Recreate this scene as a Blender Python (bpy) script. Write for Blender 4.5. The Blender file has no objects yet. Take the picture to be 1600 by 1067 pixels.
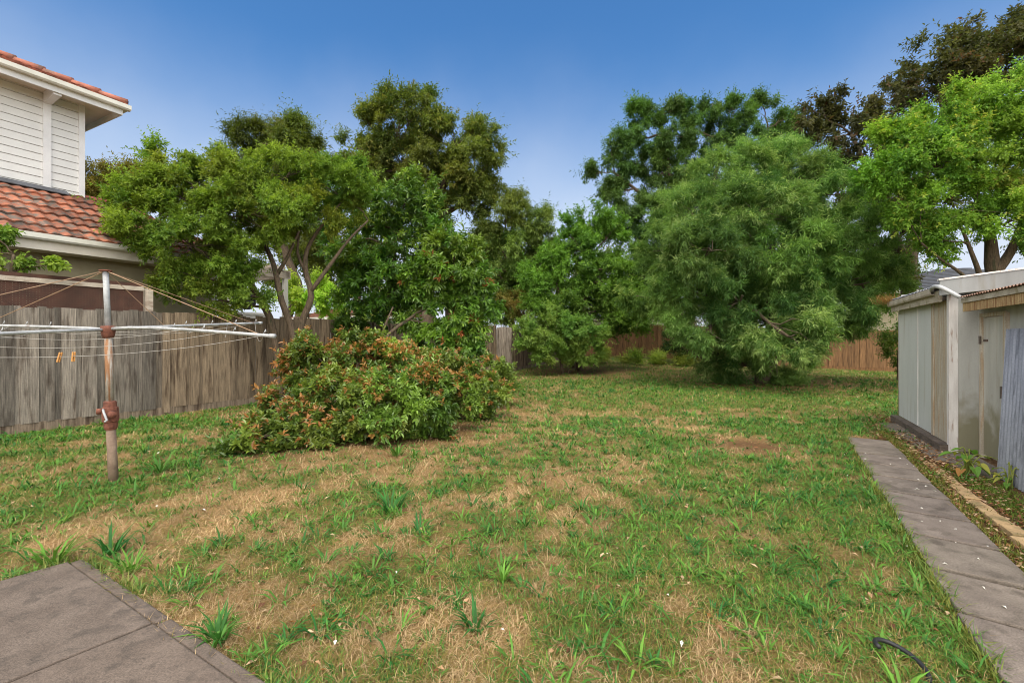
import bpy, math, random
import numpy as np
from mathutils import Vector

C = bpy.context.scene.collection
R = math.radians

# ------------------------------------------------------------------ camera
F, HZ, CH = 740.0, 530.0, 1.5          # focal length in photo pixels, horizon row, camera height
cam_d = bpy.data.cameras.new("camera")
cam_d.sensor_width = 36.0
cam_d.lens = 36.0 * F / 1600.0
cam_d.shift_y = -3.5 / 1600.0
cam_d.clip_start, cam_d.clip_end = 0.05, 5000
cam = bpy.data.objects.new("camera", cam_d)
C.objects.link(cam)
cam.location = (0, 0, CH)
cam.rotation_euler = (R(90), 0, 0)
bpy.context.scene.camera = cam

# ------------------------------------------------------------------ sky, sun, exposure
SUN_EL, SUN_AZ = 62.0, 178.0            # degrees; azimuth clockwise from +Y, i.e. behind and left of the camera
world = bpy.data.worlds.new("World")
bpy.context.scene.world = world
world.use_nodes = True
wn, wl = world.node_tree.nodes, world.node_tree.links
wn.clear()
sky = wn.new("ShaderNodeTexSky")
sky.sky_type = 'NISHITA'
sky.sun_disc = False
sky.sun_elevation, sky.sun_rotation = R(SUN_EL), R(SUN_AZ)
sky.altitude, sky.air_density, sky.dust_density, sky.ozone_density = 50, 1.25, 0.6, 3.0
hsv = wn.new("ShaderNodeHueSaturation")
hsv.inputs['Saturation'].default_value = 1.3
hsv.inputs['Value'].default_value = 0.82
hsv.inputs['Hue'].default_value = 0.503
wl.new(sky.outputs[0], hsv.inputs['Color'])
# thin milky cloud low down, broken by noise
tc = wn.new("ShaderNodeTexCoord")
sep = wn.new("ShaderNodeSeparateXYZ")
wl.new(tc.outputs['Generated'], sep.inputs[0])
nz = wn.new("ShaderNodeTexNoise")
nz.inputs['Scale'].default_value = 3.0
nz.inputs['Detail'].default_value = 5
wl.new(tc.outputs['Generated'], nz.inputs['Vector'])
mul = wn.new("ShaderNodeMath"); mul.operation = 'MULTIPLY_ADD'
wl.new(nz.outputs['Fac'], mul.inputs[0]); mul.inputs[1].default_value = -0.2
wl.new(sep.outputs['Z'], mul.inputs[2])
mr = wn.new("ShaderNodeMapRange"); mr.interpolation_type = 'SMOOTHSTEP'
mr.inputs['From Min'].default_value = -0.02; mr.inputs['From Max'].default_value = 0.44
mr.inputs['To Min'].default_value = 0.92; mr.inputs['To Max'].default_value = 0.0
wl.new(mul.outputs[0], mr.inputs['Value'])
mixw = wn.new("ShaderNodeMixRGB")
wl.new(mr.outputs[0], mixw.inputs['Fac'])
wl.new(hsv.outputs[0], mixw.inputs['Color1'])
mixw.inputs['Color2'].default_value = (3.8, 4.1, 4.75, 1)
bg = wn.new("ShaderNodeBackground")
bg.inputs['Strength'].default_value = 0.10
# unseen bright cloud bank added behind and left of the camera as soft fill
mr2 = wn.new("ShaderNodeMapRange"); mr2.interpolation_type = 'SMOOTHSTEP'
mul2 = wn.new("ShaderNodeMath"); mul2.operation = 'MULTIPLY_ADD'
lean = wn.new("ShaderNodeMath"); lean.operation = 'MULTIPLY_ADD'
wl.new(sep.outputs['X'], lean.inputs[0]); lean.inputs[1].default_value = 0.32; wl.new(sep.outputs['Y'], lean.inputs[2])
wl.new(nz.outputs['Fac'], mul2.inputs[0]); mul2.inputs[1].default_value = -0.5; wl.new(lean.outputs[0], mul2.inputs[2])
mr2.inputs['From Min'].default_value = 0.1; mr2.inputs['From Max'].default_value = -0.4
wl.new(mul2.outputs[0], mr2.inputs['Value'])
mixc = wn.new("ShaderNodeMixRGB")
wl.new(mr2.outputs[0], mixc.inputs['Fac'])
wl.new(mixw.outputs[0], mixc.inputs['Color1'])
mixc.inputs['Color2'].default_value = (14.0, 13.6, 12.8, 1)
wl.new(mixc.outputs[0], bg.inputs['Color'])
wo = wn.new("ShaderNodeOutputWorld")
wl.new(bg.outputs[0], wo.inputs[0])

sun_d = bpy.data.lights.new("sun", 'SUN')
sun_d.energy, sun_d.angle, sun_d.color = 1.35, R(38), (1.0, 0.93, 0.82)
sun = bpy.data.objects.new("sun", sun_d)
C.objects.link(sun)
_e, _a = R(SUN_EL), R(SUN_AZ)
sun.rotation_euler = Vector((math.sin(_a) * math.cos(_e), math.cos(_a) * math.cos(_e), math.sin(_e))).to_track_quat('Z', 'Y').to_euler()

vs = bpy.context.scene.view_settings
vs.view_transform, vs.look, vs.exposure, vs.gamma, vs.use_curve_mapping = 'Standard', 'None', 1.02, 1.0, False
bpy.context.scene.cycles.max_bounces = 8
bpy.context.scene.cycles.diffuse_bounces = 5
bpy.context.scene.cycles.transmission_bounces = 5
bpy.context.scene.cycles.use_denoising = True
bpy.context.scene.cycles.filter_width = 1.0

# ------------------------------------------------------------------ frames of reference
TH = R(28.0)                             # the yard runs 28 degrees to the right of the view axis
NX, NY = math.cos(TH), -math.sin(TH)     # across the yard (to the right)
DX, DY = math.sin(TH), math.cos(TH)      # along the yard


def L(d, t, z=0.0):
    return (d * NX + t * DX, d * NY + t * DY, z)


def at(px, py, Y):
    return np.array([(px - 800.0) / F * Y, Y, CH + (HZ - py) / F * Y])


def on_ground(px, py):
    Y = F * CH / (py - HZ)
    return ((px - 800.0) / F * Y, Y)


def sstep(a, b, x):
    t = np.clip((x - a) / (b - a), 0, 1)
    return t * t * (3 - 2 * t)


def dt(x, y):
    return x * NX + y * NY, x * DX + y * DY


def gz(x, y):
    d, t = dt(np.asarray(x, float), np.asarray(y, float))
    return 0.5 * sstep(14, 30, t) * np.clip((4 - d) / 11, 0, 1)


def _hash(ix, iy, seed):
    h = (ix * 374761393 + iy * 668265263 + seed * 1442695041) & 0xFFFFFFFF
    h = ((h ^ (h >> 13)) * 1274126177) & 0xFFFFFFFF
    return ((h ^ (h >> 16)) & 0xFFFF) / 65535.0


def vnoise(x, y, seed=0):
    x = np.asarray(x, float); y = np.asarray(y, float)
    ix = np.floor(x).astype(np.int64); iy = np.floor(y).astype(np.int64)
    fx = x - ix; fy = y - iy
    fx = fx * fx * (3 - 2 * fx); fy = fy * fy * (3 - 2 * fy)
    a = _hash(ix, iy, seed); b = _hash(ix + 1, iy, seed)
    c = _hash(ix, iy + 1, seed); d = _hash(ix + 1, iy + 1, seed)
    return (a * (1 - fx) + b * fx) * (1 - fy) + (c * (1 - fx) + d * fx) * fy


def fbm(x, y, seed=0, o=4):
    s = 0; a = 0.5; tot = 0
    for k in range(o):
        s = s + a * vnoise(x * 2 ** k, y * 2 ** k, seed + k * 17); tot += a; a *= 0.55
    return s / tot


def lin(r, g, b):
    f = lambda u: (u / 255 / 12.92) if u / 255 <= 0.04045 else ((u / 255 + 0.055) / 1.055) ** 2.4
    return (f(r), f(g), f(b))


# ------------------------------------------------------------------ object helpers
def tag(o, label, cat=None, group=None, kind=None):
    if label: o['label'] = label
    if cat: o['category'] = cat
    if group: o['group'] = group
    if kind: o['kind'] = kind
    return o


def empty(name, loc, label, cat, group=None):
    o = bpy.data.objects.new(name, None)
    o.empty_display_size = 0.2
    C.objects.link(o)
    o.location = loc
    return tag(o, label, cat, group)


def root_loc(o):
    p = np.zeros(3)
    while o is not None:
        p += np.array(o.location); o = o.parent
    return p


def np_mesh(name, verts, polys_n, polys_k, mat, parent=None, cols=None, smooth=False, origin=None):
    """verts (N,3); polys_n flat vertex indices; polys_k corners per face"""
    verts = np.asarray(verts, np.float32).reshape(-1, 3)
    if parent is not None:
        verts = verts - root_loc(parent).astype(np.float32)
    elif origin is not None:
        verts = verts - np.asarray(origin, np.float32)
    me = bpy.data.meshes.new(name)
    polys_n = np.asarray(polys_n, np.int32).ravel()
    polys_k = np.asarray(polys_k, np.int32).ravel()
    me.vertices.add(len(verts)); me.vertices.foreach_set("co", verts.ravel())
    me.loops.add(len(polys_n)); me.loops.foreach_set("vertex_index", polys_n)
    me.polygons.add(len(polys_k))
    st = np.zeros(len(polys_k), np.int32); st[1:] = np.cumsum(polys_k)[:-1]
    me.polygons.foreach_set("loop_start", st)
    me.update(calc_edges=True)
    me.polygons.foreach_set("use_smooth", np.full(len(polys_k), bool(smooth)))
    if cols is not None:
        at_ = me.color_attributes.new("col", 'FLOAT_COLOR', 'POINT')
        cc = np.ones((len(verts), 4), np.float32); cc[:, :3] = cols
        at_.data.foreach_set("color", cc.ravel())
    me.materials.append(mat)
    o = bpy.data.objects.new(name, me)
    C.objects.link(o)
    if parent is not None: o.parent = parent
    elif origin is not None: o.location = origin
    return o


class MB:
    def __init__(s):
        s.v = []; s.f = []; s.c = []; s.n = 0

    def add(s, verts, faces, col=(1, 1, 1)):
        verts = [tuple(map(float, q)) for q in verts]
        s.v += verts
        s.c += [col] * len(verts)
        s.f += [tuple(i + s.n for i in f) for f in faces]
        s.n += len(verts)

    def hexa(s, p, col=(1, 1, 1)):
        """8 corners: bottom 4 ccw, top 4 ccw"""
        s.add(p, [(3, 2, 1, 0), (4, 5, 6, 7), (0, 1, 5, 4), (1, 2, 6, 5), (2, 3, 7, 6), (3, 0, 4, 7)], col)

    def dtbox(s, d0, d1, t0, t1, z0, z1, col=(1, 1, 1)):
        """box in yard coordinates"""
        s.hexa([L(d0, t0, z0), L(d1, t0, z0), L(d1, t1, z0), L(d0, t1, z0),
                L(d0, t0, z1), L(d1, t0, z1), L(d1, t1, z1), L(d0, t1, z1)], col)

    def bar(s, a, b, w, h, up=(0, 0, 1), col=(1, 1, 1)):
        a = np.array(a, float); b = np.array(b, float)
        ax = (b - a) / np.linalg.norm(b - a)
        up = np.array(up, float)
        sd = np.cross(ax, up); sd /= np.linalg.norm(sd)
        u = np.cross(sd, ax)
        sd = sd * w / 2; u = u * h / 2
        s.hexa([a - sd - u, a + sd - u, b + sd - u, b - sd - u, a - sd + u, a + sd + u, b + sd + u, b - sd + u], col)

    def tube(s, pts, rad, sides=8, col=(1, 1, 1), cap=True):
        pts = [np.array(p, float) for p in pts]
        n = len(pts)
        if np.isscalar(rad): rad = [rad] * n
        prev = None
        rings = []
        for i in range(n):
            tg = pts[min(i + 1, n - 1)] - pts[max(i - 1, 0)]
            tg = tg / (np.linalg.norm(tg) + 1e-9)
            if prev is None:
                ref = np.array([0, 0, 1.0]) if abs(tg[2]) < 0.9 else np.array([1.0, 0, 0])
                e1 = np.cross(tg, ref)
            else:
                e1 = prev - tg * np.dot(prev, tg)
            e1 /= np.linalg.norm(e1) + 1e-9
            prev = e1
            e2 = np.cross(tg, e1)
            rings.append([pts[i] + rad[i] * (math.cos(a) * e1 + math.sin(a) * e2) for a in [2 * math.pi * k / sides for k in range(sides)]])
        vs_ = [q for r in rings for q in r]
        fs = []
        for i in range(n - 1):
            for k in range(sides):
                k2 = (k + 1) % sides
                fs.append((i * sides + k, i * sides + k2, (i + 1) * sides + k2, (i + 1) * sides + k))
        if cap:
            fs.append(tuple(range(sides - 1, -1, -1)))
            fs.append(tuple((n - 1) * sides + k for k in range(sides)))
        s.add(vs_, fs, col)

    def prism(s, prof, frame0, frame1, col=(1, 1, 1)):
        """profile of world-space point pairs"""
        n = len(prof)
        vs_ = [frame0(p) for p in prof] + [frame1(p) for p in prof]
        fs = [tuple(range(n - 1, -1, -1)), tuple(range(n, 2 * n))]
        fs += [(k, (k + 1) % n, n + (k + 1) % n, n + k) for k in range(n)]
        s.add(vs_, fs, col)

    def grid(s, P, col=None):
        """P: rows x cols x 3 array"""
        r, c = P.shape[:2]
        fs = [(i * c + j, i * c + j + 1, (i + 1) * c + j + 1, (i + 1) * c + j) for i in range(r - 1) for j in range(c - 1)]
        n0 = len(s.c)
        s.add(P.reshape(-1, 3), fs)
        if col is not None:
            s.c[n0:] = [tuple(q) for q in col.reshape(-1, 3)]

    def build(s, name, mat, parent=None, smooth=False, bevel=0, origin=None, label=None):
        flat = [i for f in s.f for i in f]
        o = np_mesh(name, np.array(s.v), flat, [len(f) for f in s.f], mat, parent, np.array(s.c), smooth, origin)
        if bevel:
            m = o.modifiers.new("bevel", 'BEVEL'); m.width = bevel; m.segments = 2; m.limit_method = 'ANGLE'
        if label: o['label'] = label
        return o


# ------------------------------------------------------------------ materials
def newmat(name):
    m = bpy.data.materials.new(name)
    m.use_nodes = True
    nt = m.node_tree
    b = nt.nodes['Principled BSDF']
    return m, nt, b


def noise(nt, scale, detail=4, vec=None, rough=0.55, sc3=None, plank=False):
    n = nt.nodes.new("ShaderNodeTexNoise")
    n.inputs['Scale'].default_value = scale
    n.inputs['Detail'].default_value = detail
    n.inputs['Roughness'].default_value = rough
    g = nt.nodes.new("ShaderNodeNewGeometry")
    src = g.outputs['Position']
    if plank:
        sc_ = nt.nodes.new("ShaderNodeVectorMath"); sc_.operation = 'MULTIPLY_ADD'
        nt.links.new(attr(nt), sc_.inputs[0]); sc_.inputs[1].default_value = (37, 53, 41); nt.links.new(src, sc_.inputs[2]); src = sc_.outputs[0]
    if sc3 is not None:
        mp = nt.nodes.new("ShaderNodeMapping")
        mp.inputs['Rotation'].default_value = (0, 0, TH)
        mp.inputs['Scale'].default_value = sc3
        mp.vector_type = 'POINT'
        nt.links.new(src, mp.inputs['Vector']); src = mp.outputs[0]
    nt.links.new(src, n.inputs['Vector'])
    return n.outputs['Fac']


def ramp(nt, fac, stops):
    r = nt.nodes.new("ShaderNodeValToRGB")
    el = r.color_ramp.elements
    el[0].position, el[0].color = stops[0][0], (*stops[0][1], 1)
    el[1].position, el[1].color = stops[-1][0], (*stops[-1][1], 1)
    for p, c in stops[1:-1]:
        e = el.new(p); e.color = (*c, 1)
    nt.links.new(fac, r.inputs[0])
    return r.outputs[0]


def mix(nt, fac, a, b, mode='MIX'):
    m = nt.nodes.new("ShaderNodeMixRGB"); m.blend_type = mode
    for sock, val in ((m.inputs[0], fac), (m.inputs[1], a), (m.inputs[2], b)):
        if isinstance(val, (int, float)): sock.default_value = val
        elif isinstance(val, tuple): sock.default_value = (*val, 1)
        else: nt.links.new(val, sock)
    return m.outputs[0]


def bump(nt, b, h, strength=0.3, dist=0.01):
    n = nt.nodes.new("ShaderNodeBump")
    n.inputs['Strength'].default_value = strength
    n.inputs['Distance'].default_value = dist
    nt.links.new(h, n.inputs['Height']); nt.links.new(n.outputs[0], b.inputs['Normal'])


def attr(nt):
    a = nt.nodes.new("ShaderNodeAttribute"); a.attribute_name = "col"
    return a.outputs['Color']


def weathered(name, c0, c1, stain=None, sc=6.0, sc3=None, rough=0.8, metal=0.0, stain_sc=3.0, stain_lo=0.55, stain_hi=0.7, bmp=0.25, stain3=None, use_attr=True, fine=60, famt=0.35, plank=False):
    m, nt, b = newmat(name)
    n1 = noise(nt, sc, 6, sc3=sc3, plank=plank)
    col = ramp(nt, n1, [(0.3, c0), (0.7, c1)])
    if stain:
        n2 = noise(nt, stain_sc, 6, sc3=stain3 if stain3 else sc3, plank=plank)
        f = ramp(nt, n2, [(stain_lo, (0, 0, 0)), (stain_hi, (1, 1, 1))])
        col = mix(nt, f, col, stain)
    n3 = noise(nt, fine, 3)
    col = mix(nt, famt, col, ramp(nt, n3, [(0.3, (0.55, 0.55, 0.55)), (0.7, (1.3, 1.3, 1.3))]), 'MULTIPLY')
    if use_attr:
        col = mix(nt, 1.0, col, attr(nt), 'MULTIPLY')
    nt.links.new(col, b.inputs['Base Color'])
    b.inputs['Roughness'].default_value = rough
    b.inputs['Metallic'].default_value = metal
    if bmp: bump(nt, b, n3, bmp, 0.006)
    return m


def leafmat(name, rough=0.45, trans=0.3, spec=0.4):
    m, nt, b = newmat(name)
    c = attr(nt)
    nt.links.new(c, b.inputs['Base Color'])
    b.inputs['Roughness'].default_value = rough
    b.inputs['Specular IOR Level'].default_value = spec
    tr = nt.nodes.new("ShaderNodeBsdfTranslucent")
    nt.links.new(mix(nt, 1.0, c, (1.3, 1.32, 0.7), 'MULTIPLY'), tr.inputs['Color'])
    ms = nt.nodes.new("ShaderNodeMixShader"); ms.inputs[0].default_value = trans
    nt.links.new(b.outputs[0], ms.inputs[1]); nt.links.new(tr.outputs[0], ms.inputs[2])
    nt.links.new(ms.outputs[0], nt.nodes['Material Output'].inputs[0])
    return m


M = {}
M['leaf'] = leafmat("leaf_matte", 0.55, 0.44, 0.3)
M['leaf_gloss'] = leafmat("leaf_glossy", 0.36, 0.28, 0.5)
M['blade'] = leafmat("grass_blade", 0.6, 0.25, 0.25)
M['straw'] = leafmat("straw", 0.8, 0.15, 0.15)
M['bark'] = weathered("bark", lin(58, 47, 36), lin(106, 90, 72), lin(54, 58, 36), 14, (3, 3, 0.6), 0.9, bmp=0.6, stain_sc=4)
M['bark_pale'] = weathered("pale_bark", lin(110, 92, 75), lin(175, 158, 138), lin(80, 62, 48), 9, (2, 2, 0.8), 0.9, bmp=0.5)
M['paling'] = weathered("paling_wood", lin(96, 89, 81), lin(152, 141, 128), lin(70, 58, 48), 9, (7, 7, 0.35), 0.9, stain_sc=3, stain3=(4.0, 4.0, 0.5), stain_lo=0.5, stain_hi=0.68, bmp=0.4, plank=True)
M['paling_brown'] = weathered("brown_paling_wood", lin(100, 76, 52), lin(146, 114, 80), lin(72, 52, 36), 8, (6, 6, 0.3), 0.9, stain_sc=3, stain3=(4.0, 4.0, 0.5), bmp=0.3, plank=True)
M['timber_dark'] = weathered("dark_timber", lin(66, 56, 50), lin(104, 92, 82), lin(46, 40, 36), 8, (1.5, 1.5, 6), 0.9)
M['white_board'] = weathered("white_weatherboard", lin(205, 205, 204), lin(218, 218, 216), None, 2, rough=0.55, bmp=0.03, famt=0.08)
M['white_trim'] = weathered("white_trim", lin(208, 208, 210), lin(226, 226, 228), None, 3, rough=0.5, bmp=0.02, famt=0.08)
M['soffit'] = weathered("soffit_sheet", lin(206, 198, 186), lin(220, 214, 204), None, 3, rough=0.7, bmp=0.02, famt=0.08)
M['gutter'] = weathered("cream_gutter", lin(196, 194, 184), lin(216, 214, 206), None, 3, rough=0.45, bmp=0.02, famt=0.08)
M['cream_wall'] = weathered("olive_render_wall", lin(150, 142, 116), lin(168, 160, 134), None, 2, rough=0.85, bmp=0.1, famt=0.08)
M['tile'] = weathered("terracotta_tile", lin(138, 83, 62), lin(180, 115, 88), lin(110, 100, 92), 7, None, 0.85, stain_sc=6, stain_lo=0.46, stain_hi=0.6, bmp=0.3, fine=25)
M['tile_clean'] = weathered("red_roof_tile", lin(132, 78, 62), lin(168, 104, 84), lin(106, 84, 72), 5, None, 0.8, stain_sc=3, bmp=0.2, fine=25)
M['tile_dark'] = weathered("charcoal_roof_tile", lin(70, 72, 78), lin(100, 102, 108), None, 4, None, 0.7, bmp=0.2)
M['lattice'] = weathered("brown_lattice", lin(62, 40, 32), lin(86, 56, 44), None, 6, None, 0.85, bmp=0.2)
M['rail_grey'] = weathered("bleached_rail", lin(165, 152, 138), lin(196, 186, 172), lin(120, 96, 78), 6, (1, 1, 6), 0.9)
M['galv'] = weathered("galvanised_tube", lin(140, 142, 144), lin(186, 188, 190), lin(130, 104, 86), 9, None, 0.6, 0.15, stain_sc=6, stain_lo=0.62, stain_hi=0.75, bmp=0.1)
M['rust_post'] = weathered("rusted_galvanised_post", lin(150, 140, 128), lin(188, 186, 180), lin(146, 104, 70), 20, (1, 1, 0.3), 0.7, 0.1, stain_sc=9, stain3=(2.5, 2.5, 0.25), stain_lo=0.42, stain_hi=0.56)
M['rust'] = weathered("rusted_casting", lin(84, 48, 38), lin(128, 78, 60), lin(60, 40, 36), 25, None, 0.85, bmp=0.6)
M['post_base'] = weathered("brown_painted_post", lin(112, 92, 78), lin(142, 122, 104), lin(96, 70, 54), 12, None, 0.8)
M['wire'] = weathered("line_wire", lin(150, 146, 140), lin(170, 166, 160), None, 4, rough=0.6, bmp=0)
M['wire_rust'] = weathered("rusty_stay", lin(140, 110, 84), lin(170, 140, 112), None, 4, rough=0.7, bmp=0)
M['peg'] = weathered("peg_wood", lin(176, 124, 66), lin(198, 146, 86), None, 30, rough=0.7, bmp=0.1)
M['concrete'] = weathered("weathered_concrete", lin(90, 78, 69), lin(112, 99, 89), lin(84, 74, 66), 5, None, 0.9, stain_sc=12, stain_lo=0.5, stain_hi=0.66, bmp=0.9, fine=120, famt=0.7)
M['concrete_edge'] = weathered("worn_concrete_edge", lin(96, 86, 76), lin(130, 118, 104), lin(74, 66, 58), 9, None, 0.95, stain_sc=12, stain_lo=.48, bmp=0.9, fine=110, famt=0.7)
M['path'] = weathered("path_slab", lin(102, 92, 85), lin(130, 119, 110), lin(86, 77, 69), 5, None, 0.9, stain_sc=7, stain_lo=0.52, stain_hi=0.7, bmp=0.9, fine=120, famt=0.7)
M['brick'] = weathered("cream_edging_brick", lin(160, 130, 92), lin(192, 162, 120), lin(104, 96, 62), 8, None, 0.9, stain_sc=7, stain_lo=0.46, bmp=0.5)
M['shed_sheet'] = weathered("grey_painted_sheet", lin(148, 148, 144), lin(174, 174, 170), lin(136, 126, 106), 2.2, (2.0, 2.0, 0.5), 0.75, stain_sc=3.2, stain3=(2.5, 2.5, 0.35), stain_lo=0.55, stain_hi=0.8, bmp=0.12, famt=0.08)
M['shed_peel'] = weathered("peeling_boards", lin(156, 146, 130), lin(186, 180, 168), lin(164, 144, 120), 6, (5, 5, 0.25), 0.85, stain_sc=6, stain3=(5, 5, 0.3), stain_lo=0.48, stain_hi=0.6, bmp=0.4)
M['shed_white'] = weathered("chalky_white_paint", lin(186, 180, 177), lin(218, 215, 213), lin(142, 116, 100), 5, (3, 3, 0.4), 0.7, stain_sc=9, stain_lo=0.58, stain_hi=0.7, bmp=0.15, famt=0.08)
M['rot_fascia'] = weathered("rotten_fascia", lin(128, 96, 60), lin(196, 172, 128), lin(116, 72, 36), 10, (9, 9, 0.5), 0.9, stain_sc=9, stain3=(9, 9, 0.4), stain_lo=0.48, stain_hi=0.62, bmp=0.5)
M['fascia_grey'] = weathered("weathered_fascia", lin(140, 130, 114), lin(178, 170, 156), lin(112, 104, 70), 5, None, 0.9, stain_sc=6, bmp=0.4)
M['corr_rust'] = weathered("rusty_corrugated_iron", lin(122, 84, 66), lin(160, 134, 118), lin(96, 60, 46), 7, None, 0.8, 0.1, stain_sc=5)
M['corr_galv'] = weathered("galvanised_corrugated_sheet", lin(116, 119, 128), lin(148, 151, 160), lin(94, 97, 104), 3, (4, 4, 0.3), 0.55, 0.15, stain_sc=4, stain3=(6, 6, 0.25), bmp=0.1)
M['black_hose'] = weathered("black_rubber", lin(22, 22, 24), lin(34, 34, 36), None, 6, rough=0.6, bmp=0.1)
M['metal_dark'] = weathered("dark_fitting", lin(70, 62, 58), lin(100, 88, 80), lin(110, 70, 50), 20, None, 0.7, 0.2)
M['white_wall'] = weathered("far_white_wall", lin(222, 220, 214), lin(236, 234, 228), None, 2, rough=0.8, bmp=0.05, famt=0.08)
M['black_cover'] = weathered("black_cover", lin(26, 26, 30), lin(44, 44, 48), None, 4, rough=0.6)
M['glass_dark'] = weathered("dark_window", lin(40, 46, 52), lin(56, 62, 70), None, 2, rough=0.15, bmp=0)

M['shed_clean'] = weathered("grey_painted_sheet_rear", lin(176, 179, 177), lin(190, 192, 190), lin(158, 154, 142), 1.4, (1.2, 1.2, 0.5), 0.75, stain_sc=3.2, stain3=(2.5, 2.5, 0.3), stain_lo=0.56, stain_hi=0.8, bmp=0.12, famt=0.12)
# the shed sheets: green mould creeping up from the ground
_m = M['shed_sheet']; _nt = _m.node_tree; _b = _nt.nodes['Principled BSDF']
_src = _b.inputs['Base Color'].links[0].from_socket
_g = _nt.nodes.new("ShaderNodeNewGeometry"); _s = _nt.nodes.new("ShaderNodeSeparateXYZ")
_nt.links.new(_g.outputs['Position'], _s.inputs[0])
_ma = _nt.nodes.new("ShaderNodeMath"); _ma.operation = 'MULTIPLY_ADD'
_nt.links.new(noise(_nt, 5, 6), _ma.inputs[0]); _ma.inputs[1].default_value = -0.85; _nt.links.new(_s.outputs['Z'], _ma.inputs[2])
_f = ramp(_nt, _ma.outputs[0], [(0.0, (0.75, 0.75, 0.75)), (0.32, (0, 0, 0))])
_nt.links.new(mix(_nt, _f, _src, lin(104, 98, 62)), _b.inputs['Base Color'])

# ground: vertex colours (bare soil, straw, green growth) broken up by fibrous noise
gm, nt, b = newmat("lawn_soil")
n1 = noise(nt, 45, 5, rough=0.7)
n2 = noise(nt, 7, 5, rough=0.65)
c = mix(nt, 0.8, attr(nt), ramp(nt, n1, [(0.28, (0.35, 0.32, 0.28)), (0.5, (0.95, 0.93, 0.88)), (0.72, (1.6, 1.55, 1.4))]), 'MULTIPLY')
c = mix(nt, 0.5, c, ramp(nt, n2, [(0.3, (0.6, 0.62, 0.55)), (0.7, (1.35, 1.28, 1.15))]), 'MULTIPLY')
nt.links.new(c, b.inputs['Base Color'])
b.inputs['Roughness'].default_value = 0.95
b.inputs['Specular IOR Level'].default_value = 0.1
bump(nt, b, n1, 0.8, 0.03)
M['ground'] = gm

# ------------------------------------------------------------------ lawn masks
PC = np.array([-2.87, 3.17]); P1 = np.array([-0.579, -0.816]); P2 = np.array([0.847, -0.532])   # patio corner and edges


def in_patio(x, y, pad=0.0):
    a = (x - PC[0]) * 0.816 + (y - PC[1]) * -0.579      # signed distance past the left edge
    q = np.stack([x - PC[0], y - PC[1]], -1)
    s1 = q @ P1; s2 = q @ P2
    return (s1 > -pad) & (s2 > -pad) & (s2 < 6)


def path_d(t):
    lo = 0.905 + 0.0335 * np.clip(t - 2.83, -3, 6); hi = 1.39 + 0.0365 * np.clip(t - 2.83, -3, 6)
    return lo, hi


def in_path(x, y, pad=0.0):
    d, t = dt(x, y); lo, hi = path_d(t)
    return (d > lo - pad) & (d < hi + pad) & (t < 8.72 + pad)


def gauss(x, y, cx, cy, r):
    return np.exp(-((x - cx) ** 2 + (y - cy) ** 2) / (r * r))


def green(x, y):
    d, t = dt(x, y)
    g = 0.50 + 0.7 * (fbm(x * 0.55, y * 0.55, 3, 3) - 0.5) + 1.2 * (fbm(x * 1.6, y * 1.6, 21, 3) - 0.5) + 1.3 * (fbm(x * 4.2, y * 4.2, 27, 2) - 0.5)
    g += 0.32 * sstep(-1.8, 0.4, d) * (t < 9) + 0.42 * sstep(8, 13, t) + 0.30 * sstep(-8.3, -9.8, d)
    g -= 0.22 * gauss(x, y, -1.6, 6.0, 1.9) + 0.16 * gauss(x, y, 0.6, 8.5, 2.2) + 0.16 * gauss(x, y, -3.0, 4.3, 1.3)
    g -= 0.45 * gauss(x, y, 3.3, 6.65, 0.55) + 0.35 * gauss(x, y, 10.5, 15.2, 2.6) + 0.4 * gauss(x, y, 6.5, 19.5, 2.2)
    g -= 0.5 * sstep(1.05, 1.4, d) * (t < 9)
    return np.clip(g, 0, 1)


def soil(x, y):
    d, t = dt(x, y)
    s = 0.9 * sstep(1.3, 1.6, d) * sstep(10.5, 8.4, t) * (d < 8) + 0.9 * sstep(1.75, 1.95, d) * sstep(11.6, 10.8, t) * (d < 8)
    s = s + 0.8 * gauss(x, y, 8.6, 16.0, 2.6) + 0.9 * gauss(x, y, 2.8, 20.5, 3.0) * 0.9 + 0.75 * gauss(x, y, -2.2, 7.6, 1.9)
    s = s + 1.2 * gauss(x, y, 3.35, 6.65, 0.5) + 0.6 * gauss(x, y, -3.3, 6.5, 0.8)
    s = s + 0.4 * (fbm(x * 1.3, y * 1.3, 77, 3) - 0.45)
    return np.clip(s, 0, 1)


def axis(lo, hi, step, far, grow=1.25):
    a = list(np.arange(lo, hi, step)); s = step
    while a[-1] < far: s *= grow; a.append(a[-1] + s)
    s = step; b_ = [a[0]]
    while b_[-1] > -far: s *= grow; b_.append(b_[-1] - s)
    return np.array(b_[:0:-1] + a)


gx, gy = axis(-14, 22, 0.14, 1600), axis(-3, 32, 0.14, 1600)
X, Y = np.meshgrid(gx, gy)
Z = gz(X, Y) + 0.035 * (fbm(X * 0.8, Y * 0.8, 9, 3) - 0.5) * (np.abs(X) < 40)
Z -= 0.03 * in_path(X, Y, 0.1) + 0.03 * in_patio(X, Y, 0.1)
G, S = green(X, Y), soil(X, Y)
straw_c, green_c, soil_c = np.array(lin(152, 124, 88)), np.array(lin(92, 94, 52)), np.array(lin(104, 80, 58))
col = straw_c[None, None] * (1 - G[..., None]) + green_c[None, None] * G[..., None]
col = col * (1 - S[..., None]) + soil_c[None, None] * S[..., None]
nr, nc = X.shape
idx = np.arange(nr * nc).reshape(nr, nc)
quads = np.stack([idx[:-1, :-1], idx[:-1, 1:], idx[1:, 1:], idx[1:, :-1]], -1).reshape(-1, 4)
g_o = np_mesh("lawn", np.stack([X, Y, Z], -1).reshape(-1, 3), quads, np.full(len(quads), 4), M['ground'], None, col.reshape(-1, 3), True)
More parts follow.
